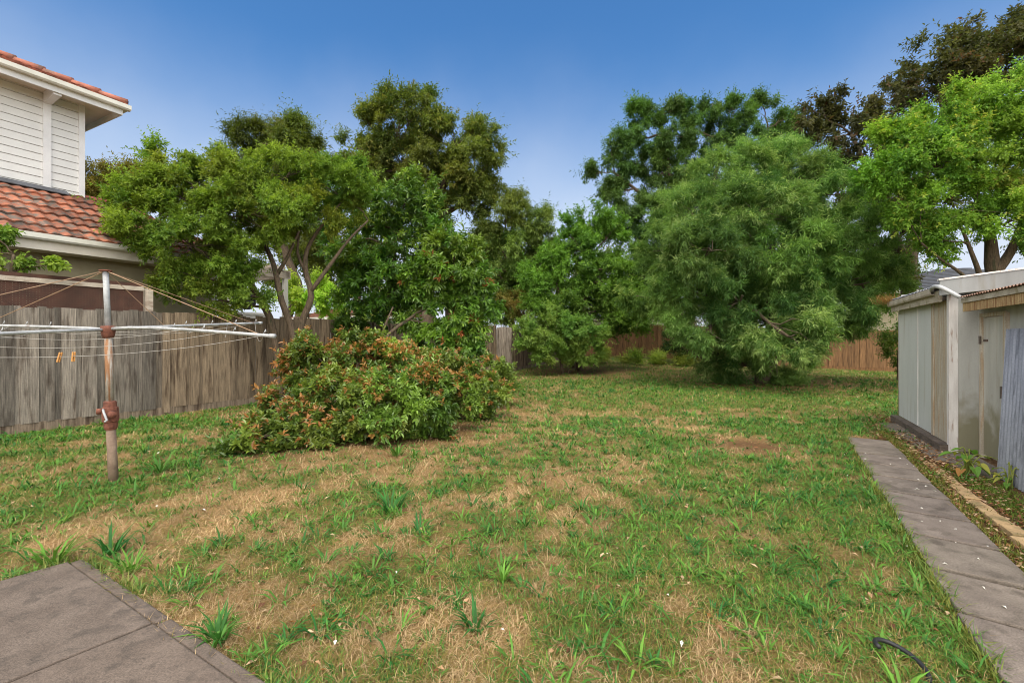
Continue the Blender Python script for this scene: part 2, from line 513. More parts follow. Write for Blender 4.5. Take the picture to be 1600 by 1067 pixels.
tag(g_o, "patchy lawn of dry straw and green grass", kind='structure')

# ------------------------------------------------------------------ patio corner and path
mb = MB(); me = MB()
def pat(s1, s2, z): q = PC + P1 * s1 + P2 * s2; return (q[0], q[1], z)
for a0, a1, col_ in ((0.0, 1.255, (1, 1, 1)), (1.27, 2.9, (1.04, 1.03, 1.02)), (2.915, 5.0, (0.97, 0.97, 0.98))):
    mb.hexa([pat(5, a0, -0.05), pat(5, a1, -0.05), pat(0.078, a1, -0.05), pat(0.078, a0, -0.05), pat(5, a0, 0.045), pat(5, a1, 0.045), pat(0.078, a1, 0.045), pat(0.078, a0, 0.045)], col_)
    me.hexa([pat(0.070, a0, -0.05), pat(0.070, a1, -0.05), pat(0, a1, -0.05), pat(0, a0, -0.05), pat(0.070, a0, 0.036), pat(0.070, a1, 0.036), pat(0, a1, 0.036), pat(0, a0, 0.036)])
o = mb.build("patio", M['concrete'], None, bevel=0.008)
tag(o, "dark concrete patio corner with a worn joint", kind='structure')
o = me.build("patio_edge", M['concrete'], None, bevel=0.012)
tag(o, "paler worn strip along the patio edge", kind='structure')

rs = np.random.default_rng(5)
mb = MB(); jt = MB()
t = 8.68
while t > -1.5:
    t0 = t - 0.555
    lo0, hi0 = path_d(t0); lo1, hi1 = path_d(t)
    j = rs.uniform(-0.012, 0.012, 4); z = 0.012 + rs.uniform(0, 0.012, 4) + rs.uniform(0, 0.012)
    k = rs.uniform(0.9, 1.08)
    sk = 0.05
    p = [L(lo0 + j[0], t0 + sk, -0.05), L(hi0 + j[1], t0 - sk, -0.05), L(hi1 + j[2], t - sk, -0.05), L(lo1 + j[3], t + sk, -0.05)]
    mb.hexa(p + [(q[0], q[1], z[i] + 0.012) for i, q in enumerate(p)], (k, k * rs.uniform(0.98, 1.01), k * rs.uniform(0.96, 1.0)))
    jt.dtbox(lo0 - .03, hi0 + .03, t0 - .09, t0 + .05, -.06, .004, (.55, .55, .38))
    t = t0 - 0.042
o = mb.build("path", M['path'], None, bevel=0.01)
tag(o, "grey concrete slab path along the shed", kind='structure')
tag(jt.build("path_bedding", M['timber_dark']), "dark soil showing in the joints of the path", kind='structure')
mb = MB()
for t0, t1, d0, d1 in ((8.75, 9.6, 1.84, 2.1), (9.62, 10.5, 1.80, 2.1), (7.6, 8.72, 1.86, 2.38), (6.9, 7.58, 1.98, 2.38)):
    mb.dtbox(d0, d1, t0, t1, -0.05, 0.025 + rs.uniform(-0.008, 0.008), (0.86, 0.86, 0.8))
o = mb.build("paving", M['path'], None, bevel=0.01)
tag(o, "mossy concrete paving at the foot of the shed", kind='structure')

# ------------------------------------------------------------------ grass and weeds
def blades(name, n, P, ln, wd, tilt, cols, mat, seed, label, kind='stuff', parent=None, az=None):
    r = np.random.default_rng(seed)
    if az is None: az = r.uniform(0, 2 * np.pi, n)
    dr = np.stack([np.cos(az), np.sin(az), np.zeros(n)], -1)
    sd = np.stack([-np.sin(az), np.cos(az), np.zeros(n)], -1) * (wd / 2)[:, None]
    up = np.array([0, 0, 1.0])
    t1 = tilt * 0.7; t2 = np.minimum(tilt * 1.25, 1.62)
    m = P + (dr * np.sin(t1)[:, None] + up * np.cos(t1)[:, None]) * (ln * 0.5)[:, None]
    tip = m + (dr * np.sin(t2)[:, None] + up * np.cos(t2)[:, None]) * (ln * 0.5)[:, None]
    V = np.stack([P - sd * 0.8, P + sd * 0.8, m + sd, m - sd, tip], 1)
    V[:, 2:, 2] = np.maximum(V[:, 2:, 2], P[:, None, 2] + 0.006)
    b5 = np.arange(n)[:, None] * 5
    f = np.concatenate([b5 + np.array([[0, 1, 2, 3]]), b5 + np.array([[3, 2, 4]])], 1)
    ks = np.tile(np.array([4, 3]), n)
    cc = np.repeat(cols, 5, 0)
    o = np_mesh(name, V.reshape(-1, 3), f.ravel(), ks, mat, parent, cc)
    if kind: tag(o, label, kind=kind)
    return o


def scatter(n, seed, ymin, ymax, pw=1.0):
    """points over the yard, denser towards the camera"""
    r = np.random.default_rng(seed)
    u = r.uniform(0, 1, n)
    y = ymin * (ymax / ymin) ** (u ** pw)
    x = r.uniform(-1, 1, n) * (1.18 * y + 0.9)
    return x, y, r


def yard_ok(x, y, pad=0.0):
    d, t = dt(x, y)
    return (d > -10.4) & ((d < 2.0) | (t > 11.2)) & (t < 27.5) & (d < 9) & ~in_path(x, y, -pad) & ~in_patio(x, y, -pad)


# straw thatch
x, y, r = scatter(400000, 11, 1.75, 27, 1.0)
g, s = green(x, y), soil(x, y)
k = yard_ok(x, y, 0.03) & (r.uniform(0, 1, len(x)) < np.clip(1.0 - 0.55 * g - 0.95 * s, 0.04, 1))
x, y = x[k], y[k]; n = len(x)
lod = np.clip(y / 4.0, 0.8, 4.5)
P = np.stack([x, y, gz(x, y) + 0.035 * (fbm(x * 0.8, y * 0.8, 9, 3) - 0.5) - 0.002], -1)
cl = fbm(x * 2.2, y * 2.2, 31, 3)[:, None]
c0, c1, c2 = np.array(lin(140, 112, 78)), np.array(lin(202, 176, 136)), np.array(lin(124, 112, 60))
cc = c0 + (c1 - c0) * r.uniform(0, 1, (n, 1))
cc = np.where(r.uniform(0, 1, (n, 1)) < 0.22 + 0.5 * (green(x, y)[:, None] > 0.4), c2 * r.uniform(0.7, 1.3, (n, 1)), cc) * (0.45 + 1.05 * cl)
blades("dry_grass", n, P, r.uniform(0.03, 0.12, n) * (0.75 + 0.25 * lod), r.uniform(0.0018, 0.0036, n) * lod, 1.62 - np.abs(r.normal(0, 0.38, n)), cc, M['straw'], 12, "dry straw coloured thatch all over the lawn")

# short green grass
x, y, r = scatter(680000, 13, 1.75, 28, 1.0)
g, s = green(x, y), soil(x, y)
k = yard_ok(x, y, 0.02) & (r.uniform(0, 1, len(x)) < np.clip((g - 0.25) * 1.0, 0.04, 0.75) * (1 - 0.85 * s))
x, y = x[k], y[k]; n = len(x)
lod = np.clip(y / 4.0, 0.8, 4.5)
P = np.stack([x, y, gz(x, y) + 0.035 * (fbm(x * 0.8, y * 0.8, 9, 3) - 0.5) - 0.002], -1)
c0, c1, c2 = np.array(lin(50, 104, 40)), np.array(lin(100, 140, 50)), np.array(lin(138, 140, 72))
u = r.uniform(0, 1, (n, 1)); w = fbm(x * 1.1, y * 1.1, 41, 2)[:, None]
cc = c0 * (1 - u) + c1 * u
cc = np.where(r.uniform(0, 1, (n, 1)) < 0.16, c2, cc) * (0.7 + 0.6 * w)
blades("green_grass", n, P, r.uniform(0.025, 0.07, n) * (0.75 + 0.25 * lod), r.uniform(0.0025, 0.0055, n) * lod, r.uniform(0.5, 1.5, n), cc, M['blade'], 14, "short green grass growing in patches on the lawn")

# coarse weed rosettes: every one a fan of broad blades
def rosettes(cx, cy, scale, seed, per=(7, 15), flat=0.9):
    r = np.random.default_rng(seed)
    Ps, Ls, Ws, Ts, As, Cs = [], [], [], [], [], []
    for i in range(len(cx)):
        m = int(r.integers(*per)); sc = scale[i]
        a = r.uniform(0, 2 * np.pi, m)
        rad = r.uniform(0, 0.035, m) * sc
        px, py = cx[i] + np.cos(a) * rad, cy[i] + np.sin(a) * rad
        Ps.append(np.stack([px, py, gz(px, py) - 0.005], -1))
        Ls.append(r.uniform(0.09, 0.19, m) * sc); Ws.append(r.uniform(0.008, 0.0155, m) * (0.6 + 0.4 * sc) * max(1, cy[i] / 6))
        Ts.append(np.minimum(r.uniform(0.62, 1.5, m) * flat, 1.52)); As.append(a + r.normal(0, 0.35, m))
        q_ = r.uniform(0, 1); c_ = np.array(lin(40, 96, 42)) * (1 - q_) + np.array(lin(98, 140, 52)) * q_
        Cs.append(c_ * r.uniform(0.75, 1.3, (m, 1)))
    return map(np.concatenate, (Ps, Ls, Ws, Ts, As, Cs))


r = np.random.default_rng(17)
y = np.concatenate([np.sqrt(r.uniform(1.85 ** 2, 9 ** 2, 17500)), np.sqrt(r.uniform(81, 17 ** 2, 9000))])
x = r.uniform(-1, 1, len(y)) * (1.18 * y + 0.9)
g, s = green(x, y), soil(x, y)
k = yard_ok(x, y, -0.04) & (r.uniform(0, 1, len(x)) < np.clip(0.22 + 0.8 * g, 0, 1) * (1 - 0.8 * s))
x, y = x[k], y[k]
P, ln, wd, tl, a, cc = rosettes(x, y, 0.32 + 0.85 * r.uniform(0, 1, len(x)) ** 2.6, 18, (5, 13), 1.2)
blades("broad_weeds", len(ln), P, ln, wd, tl, cc, M['blade'], 19, "coarse broad bladed weeds sprouting through the dry lawn", az=a)

# blades leaning over the edges of the concrete
r = np.random.default_rng(61)
s2 = r.uniform(0, 3.2, 900); o2 = r.uniform(-0.02, 0.05, 900); s1 = r.uniform(0, 1.6, 500); o1 = r.uniform(-0.02, 0.05, 500)
Q = np.concatenate([PC + P2 * s2[:, None] - P1 * o2[:, None], PC + P1 * s1[:, None] - P2 * o1[:, None]])
tq = r.uniform(1.6, 8.9, 2600); dq = path_d(tq)[0] - r.uniform(-0.025, 0.05, 2600)
Q = np.concatenate([Q, np.stack([dq * NX + tq * DX, dq * NY + tq * DY], -1)])
wq = fbm(Q[:, 0] * 3, Q[:, 1] * 3, 63, 2); Q = Q[wq > 0.42]; n = len(Q)
q_ = r.uniform(0, 1, (n, 1)); cc = np.array(lin(64, 104, 42)) * (1 - q_) + np.array(lin(132, 138, 66)) * q_
blades("edge_grass", n, np.concatenate([Q, np.full((n, 1), 0.0)], 1), r.uniform(.05, .14, n), r.uniform(.003, .007, n), r.uniform(.5, 1.3, n), cc, M['blade'], 62, "grass blades leaning over the concrete edges")

# the big clumps one would point at
def weed(px, py, sc, label, seed, per=(26, 34)):
    x, y = on_ground(px, py)
    r_ = empty("weed_clump", (x, y, 0), label, "weed", "big weed clumps in the lawn")
    P, ln, wd, tl, a, cc = rosettes(np.array([x]), np.array([y]), np.array([sc]), seed, per, 0.85)
    blades("leaf_rosette", len(ln), P, ln, wd * 1.1, tl, cc, M['blade'], seed, None, None, r_, a)


weed(340, 1000, 1.15, "dense green weed clump beside the patio joint", 101)
weed(85, 880, 1.6, "long leaning weed clump at the back edge of the patio", 102)
weed(175, 868, 1.5, "broad bladed weed clump at the patio corner", 103)
weed(205, 895, 1.2, "low weed clump spilling over the patio corner edge", 104)
weed(745, 985, 1.1, "bright star shaped weed clump in the open dry lawn", 105)
weed(610, 800, 1.7, "tall upright weed clump in the straw in front of the bush", 106)
weed(785, 908, 0.9, "small dark flat weed clump in the middle of the lawn", 107)
weed(250, 738, 1.8, "ragged grass clump to the right of the clothesline foot", 108)
weed(620, 712, 1.7, "grass clump under the front edge of the bush", 109)

# fallen leaves and paint flakes
def flakes(name, x, y, size, cols, mat, seed, label, zoff=0.02):
    r = np.random.default_rng(seed); n = len(x)
    a = r.uniform(0, 6.28, n)
    ax = np.stack([np.cos(a), np.sin(a), r.normal(0, 0.25, n)], -1)
    sd = np.stack([-np.sin(a), np.cos(a), r.normal(0, 0.25, n)], -1)
    P = np.stack([x, y, gz(x, y) + zoff], -1)
    h = size[:, None]
    V = np.stack([P - ax * h, P + sd * h * 0.45 + [0, 0, 0.006], P + ax * h, P - sd * h * 0.45 + [0, 0, 0.008]], 1)
    V[..., 2] = np.maximum(V[..., 2], P[:, None, 2] - 0.006)
    f = np.arange(n)[:, None] * 4 + np.array([[0, 1, 2, 0, 2, 3]])
    o = np_mesh(name, V.reshape(-1, 3), f.ravel(), np.full(2 * n, 3), mat, None, np.repeat(cols, 4, 0))
    return tag(o, label, kind='stuff')


r = np.random.default_rng(23)
x1, y1, _ = scatter(1300, 24, 2.0, 24)
k1 = yard_ok(x1, y1, 0); x1, y1 = x1[k1], y1[k1]
tt = r.uniform(3.0, 11.5, 3600); dd = r.uniform(1.40, 2.05, 3600) + 0.02 * (tt - 5)
x2, y2 = dd * NX + tt * DX, dd * NY + tt * DY
x3, y3 = r.normal(9, 2.2, 700), r.normal(15.6, 1.2, 700)
x, y = np.concatenate([x1, x2, x3]), np.concatenate([y1, y2, y3])
k = ~in_path(x, y, 0); x, y = x[k], y[k]
pal = np.array([lin(150, 104, 74), lin(176, 140, 108), lin(112, 78, 58), lin(200, 172, 140), lin(128, 92, 50)])
flakes("fallen_leaves", x, y, r.uniform(0.013, 0.03, len(x)), pal[r.integers(0, 5, len(x))] * r.uniform(0.6, 1.1, (len(x), 1)), M['straw'], 25, "brown fallen leaves littering the ground by the path", 0.022)
tt = r.uniform(2.4, 7.5, 26); lo, hi = path_d(tt); dd = lo - 0.25 + r.uniform(0, 1, 26) * 0.75
x, y = dd * NX + tt * DX, dd * NY + tt * DY
x4, y4, _ = scatter(22, 29, 2.2, 11); kk = yard_ok(x4, y4); x, y = np.concatenate([x, x4[kk]]), np.concatenate([y, y4[kk]])
flakes("paint_flakes", x, y, r.uniform(0.008, 0.02, len(x)), np.tile(np.array(lin(225, 222, 218)), (len(x), 1)), M['straw'], 30, "pale paint flakes dropped on path and grass", 0.04)

# moss and seedlings in the path joints and along the litter strip
r = np.random.default_rng(33)
ts = np.concatenate([8.68 - 0.597 * k_ + 0.021 + r.normal(0, 0.009, 16) for k_ in range(0, 14)])
n = len(ts); lo, hi = path_d(ts); dd = lo + (hi - lo) * r.uniform(0, 1, n) ** 0.8
ts = ts - 0.05 * ((dd - lo) / (hi - lo) * 2 - 1)
t2 = r.uniform(2.5, 9.5, 5200); lo2, hi2 = path_d(t2)
side = r.uniform(0, 1, 5200) < 0.7
d2 = np.where(side, hi2 + np.abs(r.normal(0, 0.09, 5200)), lo2 - np.abs(r.normal(0, 0.02, 5200)))
t3 = r.uniform(4.0, 7.2, 7000); d3 = 1.97 + r.normal(0, 0.10, 7000); d3 = np.where((d3 > 1.60) & (d3 < 1.80), 1.9, d3)
dd, ts = np.concatenate([dd, d2, d3]), np.concatenate([ts, t2, t3]); n = len(dd)
x, y = dd * NX + ts * DX, dd * NY + ts * DY
P = np.stack([x, y, np.full(n, 0.004)], -1)
q_ = r.uniform(0, 1, (n, 1)); cc = np.array(lin(84, 104, 40)) * (1 - q_) + np.array(lin(128, 124, 54)) * q_
ln = np.concatenate([r.uniform(0.008, 0.022, 16 * 14), r.uniform(0.03, 0.08, 5200), r.uniform(0.02, 0.05, 7000)])
cc[:16 * 14] = np.array(lin(96, 90, 44)) * r.uniform(.6, 1.2, (16 * 14, 1)); k7 = np.arange(n) >= n - 7000; cc[k7] = cc[k7] * [.8, 1.1, .85]
blades("moss", n, P, ln, r.uniform(0.004, 0.008, n), r.uniform(0.3, 1.3, n), cc, M['blade'], 34, "moss and seedlings between slabs and along the path")

# edging bricks
bk = [(8.45, 0.2, 0.02), (8.2, 0.1, 0.015), (7.25, -0.1, 0.02), (7.0, 0.12, 0.02), (6.75, 0.1, 0.024), (6.5, 0.05, 0.02), (6.2, 0.02, 0.03), (5.96, 0, 0.035), (5.72, 0.1, 0.03), (5.48, 0.02, 0.034), (5.22, 0, 0.05), (4.97, 0.1, 0.055), (4.72, 0.02, 0.05), (4.47, 0, 0.05)]
proto = None
for i, (t, a, zt) in enumerate(bk):
    d = 1.675 + 0.025 * (t - 4.5) + random.Random(i + 90).uniform(-.014, .014)
    p = L(d, t, zt - 0.076)
    if proto is None:
        mb = MB(); mb.hexa([(-0.055, -0.115, 0), (0.055, -0.115, 0), (0.055, 0.115, 0), (-0.055, 0.115, 0), (-0.055, -0.115, 0.076), (0.055, -0.115, 0.076), (0.055, 0.115, 0.076), (-0.055, 0.115, 0.076)])
        o = proto = mb.build("edging_brick", M['brick'], None, bevel=0.006)
    else:
        o = proto.copy(); C.objects.link(o)
    o.location = p; o.rotation_euler = (R(random.Random(i).uniform(-3, 3)), 0, -TH + a * 0.6 + R(random.Random(i + 40).uniform(-5, 5)))
    where = "half buried in litter between path and shed" if i < 6 else ("set in the row beside the mossy strip" if i < 10 else "standing proud at the near end of the edging row")
    tag(o, "cream edging brick " + where, "brick", "cream bricks edging the path")

# short piece of hose
pts = []
hx, hy = on_ground(1408, 1046)
for k in range(20):
    a = R(165 - k * 12)
    pts.append((hx + 0.08 * math.cos(a), hy + 0.115 * math.sin(a), 0.085 - 0.0035 * k))
mb = MB(); mb.tube(pts, 0.0105, 8)
tag(mb.build("hose_offcut", M['black_hose'], None, True, origin=(hx, hy, 0)), "short curl of black hose lying in the grass near the path", "hose")

# ------------------------------------------------------------------ foliage engine
def unit(v): return v / (np.linalg.norm(v, axis=-1, keepdims=True) + 1e-9)


def leaf_mesh(name, P, A, Nn, Ln, Wd, cols, mat, parent, kite=False, curl=0.12):
    n = len(P)
    A = unit(A); Nn = unit(Nn - A * (Nn * A).sum(-1, keepdims=True)); Sd = np.cross(Nn, A)
    Ln = Ln[:, None]; Wd = Wd[:, None]
    if kite:
        V = np.stack([P, P + A * Ln * 0.42 + Sd * Wd * 0.5 + Nn * Wd * 0.15, P + A * Ln - Nn * Ln * curl, P + A * Ln * 0.42 - Sd * Wd * 0.5 + Nn * Wd * 0.15], 1)
        f = np.arange(n)[:, None] * 4 + np.array([[0, 1, 2, 0, 2, 3]])
        ks = np.full(2 * n, 3); m = 4
    else:
        fo = Nn * Wd * 0.22
        V = np.stack([P, P + A * Ln * 0.3 + Sd * Wd * 0.46 + fo, P + A * Ln * 0.68 + Sd * Wd * 0.42 + fo - Nn * Ln * curl * 0.4, P + A * Ln - Nn * Ln * curl,
                      P + A * Ln * 0.68 - Sd * Wd * 0.42 + fo - Nn * Ln * curl * 0.4, P + A * Ln * 0.3 - Sd * Wd * 0.46 + fo], 1)
        f = np.arange(n)[:, None] * 6 + np.array([[0, 1, 2, 3, 0, 3, 4, 5]])
        ks = np.full(2 * n, 4); m = 6
    return np_mesh(name, V.reshape(-1, 3), f.ravel(), ks, mat, parent, np.repeat(cols, m, 0))


def foliage(parent, clumps, seed, n, L_=0.1, W_=0.035, per=14, sub=0.4, twig=0.35, cols=((60, 95, 35), (95, 125, 45)), tip=None, tipp=0.0, tips=0.55,
            droop=0.25, up=0.35, mat='leaf', kite=False, crown_name="crown", spread=1.0, shell=0.5, stick=None, depth=1.0, rosette=0.0, tipz=0.0, shrink=0.12, vary=0.10):
    r = np.random.default_rng(seed)
    cen, rad = [], []
    for c_ in clumps:
        px, py, rx, ry, Y_ = c_[:5]
        cen.append(at(px, py, Y_)); rad.append(np.array([rx, 0.5 * (rx + ry) * depth, ry]) * Y_ / F)
    cen, rad = np.array(cen), np.array(rad)
    rad = np.maximum(rad - shrink * sub, 0.6 * rad)
    area = rad[:, 0] * rad[:, 2]
    nsub = np.maximum(3, (3.6 * area / (sub * sub))).astype(int)
    own = np.repeat(np.arange(len(cen)), nsub)
    u = unit(r.normal(0, 1, (len(own), 3)))
    rr = shell + (1 - shell) * r.uniform(0, 1, (len(own), 1)) ** 0.6
    sc = cen[own] + u * rad[own] * rr
    nt_ = max(len(own), int(n * 1.75) // per)
    sid = r.integers(0, len(own), nt_)
    v = unit(unit(r.normal(0, 1, (nt_, 3))) * 1.0 + 0.7 * u[sid] + np.array([0, 0, up]))
    tl = twig * r.uniform(0.55, 1.2, (nt_, 1)) * np.where(r.uniform(0, 1, (nt_, 1)) < 0.09, 1.9, 1.0)
    base = sc[sid] + unit(r.normal(0, 1, (nt_, 3))) * sub * r.uniform(0, 0.75, (nt_, 1)) * spread
    # leaves on the twigs
    j = np.arange(per)[None, :]
    s = np.clip((j + 0.6) / per + r.normal(0, 0.04, (nt_, per)), 0.02, 1)
    if rosette: s = rosette + (1 - rosette) * s
    ref = np.where(np.abs(v[:, 2:3]) < 0.9, np.array([[0, 0, 1.0]]), np.array([[1.0, 0, 0]]))
    e1 = unit(np.cross(v, ref)); e2 = np.cross(v, e1)
    phi = j * 2.4 + r.uniform(0, 6.28, (nt_, 1)) + r.normal(0, 0.3, (nt_, per))
    radl = e1[:, None] * np.cos(phi)[..., None] + e2[:, None] * np.sin(phi)[..., None]
    al = np.radians(82 - 50 * s + r.normal(0, 8, (nt_, per)))[..., None]
    ax = v[:, None] * np.cos(al) + radl * np.sin(al) + np.array([0, 0, -droop])
    P = base[:, None] + v[:, None] * (tl[:, None] * s[..., None])
    Nn = v[:, None] * 0.6 + np.array([0, 0, 0.9]) + r.normal(0, 0.35, (nt_, per, 3))
    sz = r.uniform(0.65, 1.2, (nt_, per)) * (1.08 - 0.3 * s)
    c_lo, c_hi = np.array(lin(*cols[0])), np.array(lin(*cols[1]))
    c_lo, c_hi = c_lo * [1.55, 1.30, 1.22], c_hi * [1.42, 1.24, 1.18]
    w = np.clip(r.normal(0.5, 0.22, (len(own),))[sid][:, None] + r.normal(0, 0.18, (nt_, per)), 0, 1)[..., None]
    cc = c_lo * (1 - w) + c_hi * w
    if tip is not None:
        hz = np.clip((base[:, 2] - base[:, 2].min()) / np.ptp(base[:, 2]) + r.normal(0, .12, nt_), 0, 1)[:, None]
        tw = (r.uniform(0, 1, (nt_, 1)) < tipp * r.gamma(1.2, 0.83, len(own))[sid][:, None] * (1 - tipz + tipz * 1.6 * hz)) & (s > tips)
        c_t = np.array(lin(*tip)) * r.uniform(0.75, 1.2, (nt_, per, 1))
        cc = np.where(tw[..., None], c_t, cc)
    ec = 1 + r.normal(0, vary, (len(cen), 1)) + r.normal(0, 0.06, (len(cen), 3)) * [1, .5, 1]
    cc = cc * r.uniform(0.8, 1.2, (nt_, per, 1)) * ec[own[sid]][:, None]
    P, ax, Nn, cc = (q.reshape(-1, 3) for q in (P, ax, Nn, cc))
    sz = sz.ravel()
    g0 = gz(P[:, 0], P[:, 1])
    keep = P[:, 2] > g0 + 0.03
    P, ax, Nn, cc, sz = P[keep], ax[keep], Nn[keep], cc[keep], sz[keep]
    low = P[:, 2] + unit(ax)[:, 2] * L_ < gz(P[:, 0], P[:, 1]) + 0.03
    ax[low, 2] = np.abs(ax[low, 2]) * 0.3
    leaf_mesh(crown_name, P, ax, Nn, L_ * sz, 1.12 * W_ * sz, cc, M[mat], parent, kite)
    return cen, rad, sc, own, np.random.default_rng(seed + 1)


def wob(a, b, r, k=5, amp=0.07, sag=0.0):
    a, b = np.array(a, float), np.array(b, float)
    ln = np.linalg.norm(b - a)
    pts = [a + (b - a) * s for s in np.linspace(0, 1, k)]
    for i in range(1, k - 1):
        pts[i] = pts[i] + r.normal(0, amp, 3) * ln * 0.5 + np.array([0, 0, sag * ln * math.sin(math.pi * i / (k - 1))])
    return pts


def smooth_poly(pts, rad, k=3):
    """Catmull-Rom through authored stem points"""
    pts = [np.array(p, float) for p in pts]; out, ro = [], []
    for i in range(len(pts) - 1):
        p0, p1, p2, p3 = pts[max(i - 1, 0)], pts[i], pts[i + 1], pts[min(i + 2, len(pts) - 1)]
        for q in range(k):
            s = q / k
            out.append(0.5 * ((2 * p1) + (-p0 + p2) * s + (2 * p0 - 5 * p1 + 4 * p2 - p3) * s * s + (-p0 + 3 * p1 - 3 * p2 + p3) * s ** 3))
            ro.append(rad[i] * (1 - s) + rad[i + 1] * s)
    out.append(pts[-1]); ro.append(rad[-1])
    return out, ro


def tree(name, label, cat, foot, stems, clumps, seed, group=None, bark='bark', limb_r=0.05, twig_frac=0.35, wood_name="trunk", **kw):
    """foot (px, Y): where it stands; stems: lists of (px, py, Y, radius); clumps: (px, py, rx, ry, Y) ellipsoids of foliage"""
    fx, fy = (foot[0] - 800) / F * foot[1], foot[1]
    fz = float(gz(fx, fy))
    root = empty(name, (fx, fy, fz), label, cat, group)
    cen, rad, sub, own, r = foliage(root, clumps, seed, **kw)
    mb = MB(); nodes = []
    if not stems:
        top = cen[np.argmax(area_ := rad[:, 0] * rad[:, 2])]
        hgt = max(0.5, cen[:, 2].mean() - fz)
        mid = np.array([fx, fy, fz]) + (np.array([cen[:, 0].mean(), cen[:, 1].mean(), fz + hgt]) - np.array([fx, fy, fz])) * 0.6
        pts, rr = smooth_poly([(fx, fy, fz - 0.1), (np.array([fx, fy, fz]) + mid) / 2 + r.normal(0, 0.05 * hgt, 3) * [1, 1, 0], mid, [cen[:, 0].mean(), cen[:, 1].mean(), fz + hgt]], [limb_r * 3.0, limb_r * 2.5, limb_r * 2.0, limb_r * 1.3])
        mb.tube(pts, rr, 8); nodes += list(zip(pts, rr))
    for st in stems:
        p3 = [at(a, b, c_) for a, b, c_, _ in st]
        if st[0][1] == 0 or st[0][3] >= limb_r * 1.8: p3[0][2] = min(p3[0][2], fz - 0.1) if st[0][1] > 540 else p3[0][2]
        pts, rr = smooth_poly(p3, [q[3] for q in st])
        mb.tube(pts, rr, 8); nodes += list(zip(pts, rr))
    upper = [q for q in nodes if q[0][2] > fz + 0.25 * (cen[:, 2].max() - fz)] or nodes
    for i in range(len(cen)):
        dist = [np.linalg.norm(q[0] - cen[i]) + 1.2 * max(0, q[0][2] - cen[i][2]) for q in upper]
        q = upper[int(np.argmin(dist))]
        r0 = min(q[1] * 0.75, limb_r)
        pl = wob(q[0], cen[i], r, 6, 0.07, 0.04)
        mb.tube(pl, list(np.linspace(r0, r0 * 0.45, 6)), 6)
        for k in np.where(own == i)[0]:
            if r.uniform() < twig_frac:
                s0 = pl[int(r.integers(2, 6))]
                mb.tube(wob(s0, sub[k], r, 4, 0.09), [r0 * 0.34, r0 * 0.27, r0 * 0.2, r0 * 0.1], 4, cap=False)
    mb.build(wood_name, M[bark], root, True)
    return root


# ------------------------------------------------------------------ trees and shrubs
# big photinia bush on the lawn
tree("photinia_bush", "wide photinia bush with orange new leaves in the middle of the lawn", "bush", (580, 8.0), [],
     [(412, 684, 42, 24, 6.4), (378, 700, 20, 11, 6.15), (464, 642, 48, 44, 7.0), (520, 640, 80, 58, 7.2), (520, 575, 82, 42, 8.5), (600, 640, 85, 56, 7.2), (600, 585, 82, 45, 8.8), (680, 628, 72, 52, 7.6),
      (670, 590, 70, 36, 9.0), (735, 612, 50, 45, 9.0), (768, 600, 32, 36, 10.5), (482, 574, 36, 34, 8.2), (560, 680, 95, 24, 6.8), (650, 676, 45, 22, 7.1), (560, 552, 50, 26, 8.8), (482, 548, 26, 14, 8.4), (438, 680, 40, 28, 6.7), (480, 672, 50, 30, 6.8), (412, 684, 28, 16, 6.7)],
     201, wood_name="stems", limb_r=0.02, n=62000, L_=0.098, W_=0.036, per=12, sub=0.24, twig=0.16, cols=((60, 90, 36), (108, 134, 56)), tip=(158, 114, 64), tipp=0.38, tipz=0.9, tips=0.66, droop=0.25, up=0.5, mat='leaf_gloss', rosette=0.3, shell=0.6)

# spreading tree at the left fence
tree("spreading_tree", "spreading evergreen tree with several bare leaning stems by the left fence", "tree", (452, 10.9),
     [[(440, 640, 10.9, .09), (428, 520, 10.9, .085), (405, 465, 10.8, .075), (375, 425, 10.6, .06), (352, 378, 10.4, .05), (335, 335, 10.2, .03)],
      [(405, 465, 10.8, .05), (385, 432, 10.9, .045), (345, 408, 10.4, .03), (300, 385, 10.0, .02)],
      [(452, 640, 10.9, .09), (458, 530, 10.9, .08), (440, 470, 10.8, .07), (428, 415, 10.9, .06), (412, 370, 11, .045), (425, 320, 11, .03)],
      [(432, 430, 10.9, .05), (450, 400, 10.8, .035), (468, 360, 10.8, .025)],
      [(462, 640, 10.9, .09), (468, 520, 11, .085), (486, 465, 11, .075), (478, 425, 11.1, .06), (480, 390, 11.2, .05), (505, 350, 11.3, .035), (540, 310, 11.4, .02)],
      [(486, 455, 11, .05), (515, 415, 11.2, .042), (545, 375, 11.4, .03), (575, 345, 11.5, .02)],
      [(478, 425, 11.1, .04), (465, 395, 11.1, .035), (470, 350, 11.1, .02)]],
     [(230, 345, 62, 44, 9.7), (215, 315, 40, 30, 10), (320, 290, 88, 44, 10.5), (425, 272, 88, 36, 11), (505, 290, 70, 40, 11.4), (300, 385, 86, 38, 9.8), (395, 335, 92, 44, 10.2), (478, 335, 60, 36, 10.9), (355, 262, 66, 30, 10.8), (270, 305, 60, 36, 10.1), (350, 345, 80, 46, 10.6),
      (285, 440, 42, 28, 9.9), (350, 425, 56, 30, 10.2), (242, 234, 16, 14, 10.4), (275, 268, 30, 18, 10.5), (555, 285, 36, 34, 11.5), (198, 372, 30, 26, 9.7), (395, 462, 36, 16, 10.3), (330, 470, 36, 20, 10.1), (562, 325, 26, 18, 11.5), (460, 250, 40, 20, 11.2)],
     203, limb_r=0.035, twig_frac=0.5, n=72000, L_=0.09, W_=0.031, per=13, sub=0.26, twig=0.22, cols=((66, 100, 36), (116, 144, 54)), tip=(128, 148, 60), tipp=0.16, droop=0.2, up=0.45, mat='leaf')

